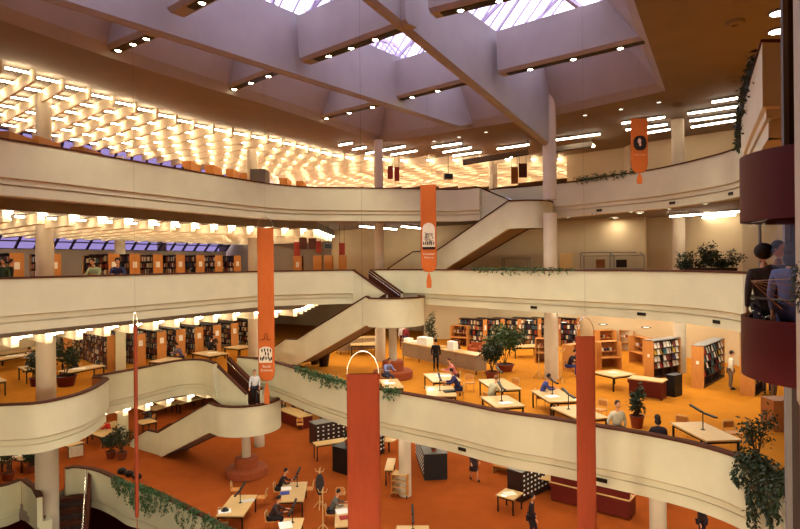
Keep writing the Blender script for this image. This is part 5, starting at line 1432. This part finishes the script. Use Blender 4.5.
# ---------- ivy along the balconies ----------
def ivy(P, i0, i1, zt_, drop, label, out=.12, dens=90, lm=IVY, leafs=.11, top=.12, seed=3):
    random.seed(seed)
    base = P[int((i0+i1)/2*(len(P)-1))]; N = normals(P); lf = MB(); st = MB(); n = len(P)
    t = thing('trailing_ivy', label, 'ivy', (base.x, base.y, zt_))
    def at(u):
        f_ = u*(n-1); i = min(int(f_), n-2); a = f_-i; return P[i].lerp(P[i+1], a), N[i].lerp(N[i+1], a).normalized()
    L = sum((P[i+1]-P[i]).length for i in range(n-1))*(i1-i0); cnt = int(L*6)
    for k in range(cnt):
        u = i0+(i1-i0)*(k+random.random())/cnt; p, nn = at(u); e = math.sin(PI*(u-i0)/(i1-i0))**.4
        o = Vector((p.x-base.x, p.y-base.y, 0)); nn = Vector((nn.x, nn.y, 0)); dl = drop*random.uniform(.25, 1)*e
        pts = [o-nn*.1+Vector((0, 0, .05)), o+nn*out*.6+Vector((0, 0, .08)), o+nn*(out+.03)+Vector((0, 0, -dl*.5)), o+nn*(out*.8)+Vector((random.uniform(-.05, .05), 0, -dl))]
        st.tube(pts, .005, 4, caps=False)
        for q in range(int(dens*dl/3)+2):
            s = random.random()*2.99; a = pts[int(s)].lerp(pts[int(s)+1], s-int(s)); leaves(lf, a, (.06, .06, .04), 1, leafs, hang=.8)
        leaves(lf, o+nn*.02+Vector((0, 0, .06)), (.15, .15, top), int(dens/6), leafs, hang=.2)
    st.build('stems', BARK, t); lf.build('foliage', lm, t); return t
ivy(C_right, .19, .36, capC, .55, 'trailing green ivy spilling over the lower balcony beneath the stair', out=.14, dens=300, leafs=.12, top=.2)
ivy(C_right, .845, .95, capC, 2.0, 'thick dark ivy hanging down over the balcony at lower right', out=.25, dens=420, lm=LEAFD, leafs=.12, top=.35, seed=5)
ivy(D_r, .40, 1.0, capD, 1.15, 'green ivy trailing over the ground floor parapet at lower left', out=.14, dens=190, leafs=.12, top=.15, seed=9)
ivy(A_right_c, .30, .46, capA, .25, 'thin green ivy along the top right railing beside the big column', out=.06, dens=90, leafs=.12, top=.2, seed=11)
ivy(A_right_c, .70, .97, capA, .8, 'dark ivy mass on the top balcony above the lift', out=.1, dens=130, lm=LEAFD, leafs=.12, top=.12, seed=13)
ivy(B_right, .33, .52, capB, .25, 'green ivy along the middle railing right of the lettered banner', out=.08, dens=100, leafs=.12, top=.1, seed=15)
# small vents in the balcony faces
def vent(px, py, Y, label, grp):
    q = WY(px, py, Y); t = tag(MB().box((0, 0, 0), (.34, .05, .12)).build('fascia_vent', GREYM), label, 'vent', grp); t.location = q; t.rotation_euler = (0, 0, -.7 if px > 600 else -.5)
def vent_on(P, zf, px, label, grp):
    best = min(range(len(P)-1), key=lambda i: abs(project(Vector((P[i].x, P[i].y, zf-.6)))[0]-px)); p = P[best]; n_ = normals(P)[best]
    o = MB().box((0, 0, 0), (.34, .04, .12)).build('fascia_vent', DARKM); o.location = (p.x-n_.x*.10, p.y-n_.y*.10, zf-.6); o.rotation_euler = (0, 0, math.atan2(n_.y, n_.x)+PI/2); tag(o, label, 'vent', grp)
for px in (600, 670, 728): vent_on(A_right_c, FA, px, 'small dark vent slot in the lower lip of the top right balcony', 'vents in the top right balcony')
for px in (530, 644, 717): vent_on(B_right, FB, px, 'small dark vent slot in the lower lip of the middle right balcony', 'vents in the middle right balcony')
for px in (463, 598): vent_on(C_right, FC, px, 'small dark vent slot in the lower lip of the lowest right balcony', 'vents in the lowest balcony')

# ---------- lift, shaft and foreground pillar ----------
cx, cy = 5.65, 7.5; R_ = 1.06
t = thing('glass_lift', 'maroon and glass lift car with people inside at the right', 'lift', (cx, cy, EYE-1.57))
def cyl(z0, z1, m, name, r=R_, n=40):
    return MB().lathe([(r-.04, z0), (r, z0), (r, z1), (r-.04, z1), (r-.04, z0)], n=n).build(name, m, t, 'auto')
cyl(0, .79, CABM, 'lower_panel'); cyl(2.07, 2.95, CABM, 'upper_panel')
MB().lathe([(0, .02), (R_-.04, .02), (R_-.04, .08), (0, .08)], n=36).build('cabin_floor', DARKW, t)
MB().lathe([(0, 2.88), (R_-.04, 2.88), (R_-.04, 2.94), (0, 2.94)], n=36).build('cabin_roof', DARKW, t)
MB().lathe([(R_-.03, .79), (R_-.03, 2.07)], n=40, a0=PI*.62, a1=PI*1.62).build('curved_glass', GLS, t, True)
MB().lathe([(R_-.06, .79), (R_-.06, 2.07)], n=20, a0=-PI*.2, a1=PI*.34).build('back_wall', CABM, t, True)
for a in (PI*.62, PI*1.62): MB().box(((R_-.04)*math.cos(a), (R_-.04)*math.sin(a), 1.43), (.03, .03, 1.28)).build('mullion', GREYM, t)
MB().tube([((R_-.12)*math.cos(a), (R_-.12)*math.sin(a), 1.05) for a in [PI*(.65+.95*i/16) for i in range(17)]], .02, 6).build('handrail', DARKM, t)
zf_ = EYE-1.5
person('person with afro hair and dark jacket standing with back turned in the lift', (4.98, 7.86, zf_), 3.0, 'stand', (52, 40, 42), (50, 44, 60), (26, 18, 16), afro=True, scale=.93)
person('person in a denim shirt with dark hair in the lift, nearest the mast', (4.94, 7.3, zf_), 2.4, 'stand', (96, 108, 150), (50, 52, 84), (30, 20, 18), scale=.93, long_hair=True)
person('person in a dark coat facing out between the other two in the lift', (5.16, 7.95, zf_), .3, 'stand', (60, 40, 40), (50, 44, 60), (44, 26, 20), scale=.96)
lines = thing('line_fan', 'fan of thin pale cords beside the lift glass', 'lines', (cx-1.0, cy-1.05, EYE-.3))
a = WY(751, 281, 6.5)
for (x, y) in ((797, 278.5), (797, 286), (797, 295), (794, 306), (782, 309)):
    MB().tube([a-lines.location, WY(x, y, 6.35)-lines.location], .0045, 5).build('cord', CHROME, lines)  # slender chrome tubes drawn where pale lines fan out
m1 = WY(786.5, 262, 9.4)
struct('lift_mast', MB().box((m1.x, 9.4, 8), (.085, .06, 26)), MASTL)
struct('lift_mast', MB().box((m1.x+.115, 9.42, 8), (.14, .06, 26)), MASTD)
# pale pillar of the neighbouring lift frame
g = MB(); x0 = WY(795.5, 262, 5.4).x; x1 = x0+.9
zb_ = WY(790, 400, 5.4).z
g.add([(x0, 4.9, 22), (x1, 4.9, 22), (x1, 4.9, zb_-.9), (x0+.25, 4.9, zb_-.5), (x0, 4.9, zb_), (x0, 5.4, 22), (x1, 5.4, 22), (x1, 5.4, zb_-.9), (x0+.25, 5.4, zb_-.5), (x0, 5.4, zb_)],
      [(4, 3, 2, 1, 0), (5, 6, 7, 8, 9), (0, 5, 9, 4), (4, 9, 8, 3), (3, 8, 7, 2), (2, 7, 6, 1), (1, 6, 5, 0)])
struct('foreground_pillar', g, mat('pale_pillar', (190, 186, 166), .7, .03, 2))
lf = MB(); hp = thing('hanging_plant', 'spider plant trailing at the right picture edge before the pale pillar', 'plant', WY(800, 262, 5.0)); random.seed(21)
for k in range(46):
    p0 = Vector((0, 0, random.uniform(-.1, .0))); d_ = Vector((random.uniform(-1, .3), random.uniform(-.5, .2), 0)); l_ = random.uniform(.06, .13); z_ = random.uniform(-.38, .02)
    a = p0+Vector((random.uniform(-.04, .04), 0, z_)); lf.add([a, a+d_*l_*.5+Vector((0, .01, .03)), a+d_*l_+Vector((0, 0, -.04)), a+d_*l_*.5+Vector((0, -.012, .015))], [(0, 1, 2, 3)])
leaves(lf, (0, 0, -.2), (.07, .07, .22), 160, .03); lf.build('foliage', LEAFD, hp); MB().tube([(0.03, 0, -.45), (0.03, 0, .1), (0.06, 0, 2.5)], .006, 5).build('stem', BARK, hp)
# ledge with planter below the lift
struct('ledge', MB().box((9.3, 13.0, FC-.1), (1.4, .8, .25), .9), PLASTER)

# ---------- books: the nearest as single things ----------
vis = [b for b in book_list if in_frame(b[0], 0)]
vis.sort(key=lambda b: (b[0]-Vector((0, 0, EYE))).length)
print('books', len(book_list), len(vis))
bk = {}
BN = ['brick red', 'dark violet', 'tan', 'off-white', 'dark teal', 'maroon', 'black', 'ochre']
for b in vis[:300]:
    c, d_, rz, m_ = b
    if m_ not in bk: bk[m_] = MB().box((0, 0, 0), (1, 1, 1)).build('book', BOOKC[m_]); o = bk[m_]
    else: o = bk[m_].copy(); COL.objects.link(o)
    o.location = c; o.scale = d_; o.rotation_euler = (0, 0, rz)
    lev = 'lower' if 4 < c.z < 8 else 'ground' if c.z < 4 else 'middle'
    x_ = project(c)[0]; wh = 'left' if x_ < 270 else ('right' if x_ > 470 else 'centre')
    tag(o, '%s book standing on a shelf at the %s of the %s floor' % (BN[m_], wh, lev), 'book', '%s books on the %s %s shelves' % (BN[m_], wh, lev))
rest = MB()
for c, d_, rz, m_ in vis[300:]: rest.box(c, d_, rz, m_)
tag(rest.build('books', BOOKC), 'rows of small books filling the farther bookcases', 'books', kind='stuff')

# ---------- lamps added under the balconies to light the floors ----------
def added_lamp_grid(void, z, pts, energy, lab, grp):
    proto = None
    for x, y in pts:
        if inpoly(x, y, void): continue
        p = Vector((x, y, z))
        t = thing('added_lamp', lab, 'light', p, 0, grp)
        if proto is None:
            a = MB().lathe([(.22, 0), (.24, -.04), (.18, -.05)], n=18).build('rim', GREYM, t, True); b = MB().lathe([(0, -.03), (.18, -.03)], n=18).build('lens', emis('lens_glow', (1, .86, .62), 12), t); proto = (a, b)
        else:
            for q in proto: c = q.copy(); COL.objects.link(c); c.parent = t
        l = lamp_light(p+Vector((0, 0, -.08)), energy, (1, .87, .66), .36)
G = lambda x0, x1, y0, y1, s: [(x0+i*s, y0+j*s) for i in range(int((x1-x0)/s)+1) for j in range(int((y1-y0)/s)+1)]
bigger = lambda P: [p for p in P]
added_lamp_grid(off(B_left, .7)+off(B_right, .7)+[Vector((13.5, .5)), Vector((-17, .5))], FB-.74, G(-4, 17, 24, 42, 3.0), PC, 'added round ceiling lamp under the middle balcony on the right', 'added lamps over the golden floor')
added_lamp_grid(off(C_left, .7)+off(C_left2, .7)+off(C_right, .7)+[Vector((13.5, .5)), Vector((-24, .5))], FC-.74, G(-7, 17, 20, 40, 3.2), PD, 'added round ceiling lamp under the lowest balcony', 'added lamps over the ground floor')
added_lamp_grid(off(A_left, .9)+off(A_right_c, .9)+[Vector((13.5, .5)), Vector((-17, .5))], FA-.74, G(2, 16, 30, 36, 3.5), PB, 'added round ceiling lamp under the top balcony on the right', 'added lamps over the middle right floor')


for x_, y_ in ((-13, 20), (-9, 19)): lamp_light((x_, y_, FD-.9), 60, (1, .87, .66), .36)  # unseen lights added below the ground slab to fill the dark basement

# unseen point lights added behind the viewer to brighten the lower balconies
def fill_point(x, y, z, e):
    l = bpy.data.lights.new('fill_light', 'POINT'); l.energy = e; l.color = (1, .92, .72); l.shadow_soft_size = .3
    o = bpy.data.objects.new('fill_light', l); COL.objects.link(o); o.location = (x, y, z)
for x in (-13, -7, -1, 5): fill_point(x, -5, FC+3.3, 2600)
for x in (-10, 0, 8): fill_point(x, -5, FD+3.3, 1500)
# ---------- camera, sky, view ----------
cam = bpy.data.cameras.new('camera'); co = bpy.data.objects.new('camera', cam); COL.objects.link(co)
cam.sensor_width = 36; cam.lens = F/800*36; cam.shift_y = -2.3/800; cam.clip_end = 300
co.matrix_world = Matrix.Translation((0, 0, EYE)) @ Matrix.Rotation(PI/2, 4, 'X') @ Matrix.Rotation(-ROLL, 4, 'Z')
sc.camera = co
w = bpy.data.worlds.new('sky'); sc.world = w; w.use_nodes = True
bg = w.node_tree.nodes['Background']
bg.inputs['Color'].default_value = (.80, .74, 1.0, 1); bg.inputs['Strength'].default_value = 3.6
sc.view_settings.view_transform = 'Standard'; sc.view_settings.look = 'None'
sc.view_settings.exposure = 0.06; sc.view_settings.gamma = 1
sc.cycles.use_denoising = True
sc.cycles.max_bounces = 8; sc.cycles.diffuse_bounces = 5; sc.cycles.transparent_max_bounces = 12
sc.cycles.sample_clamp_indirect = 6
for o_ in sc.objects:
    if o_.get('label') and len(o_['label'].split()) > 16: print('LONG', o_.name, '|', o_['label'])
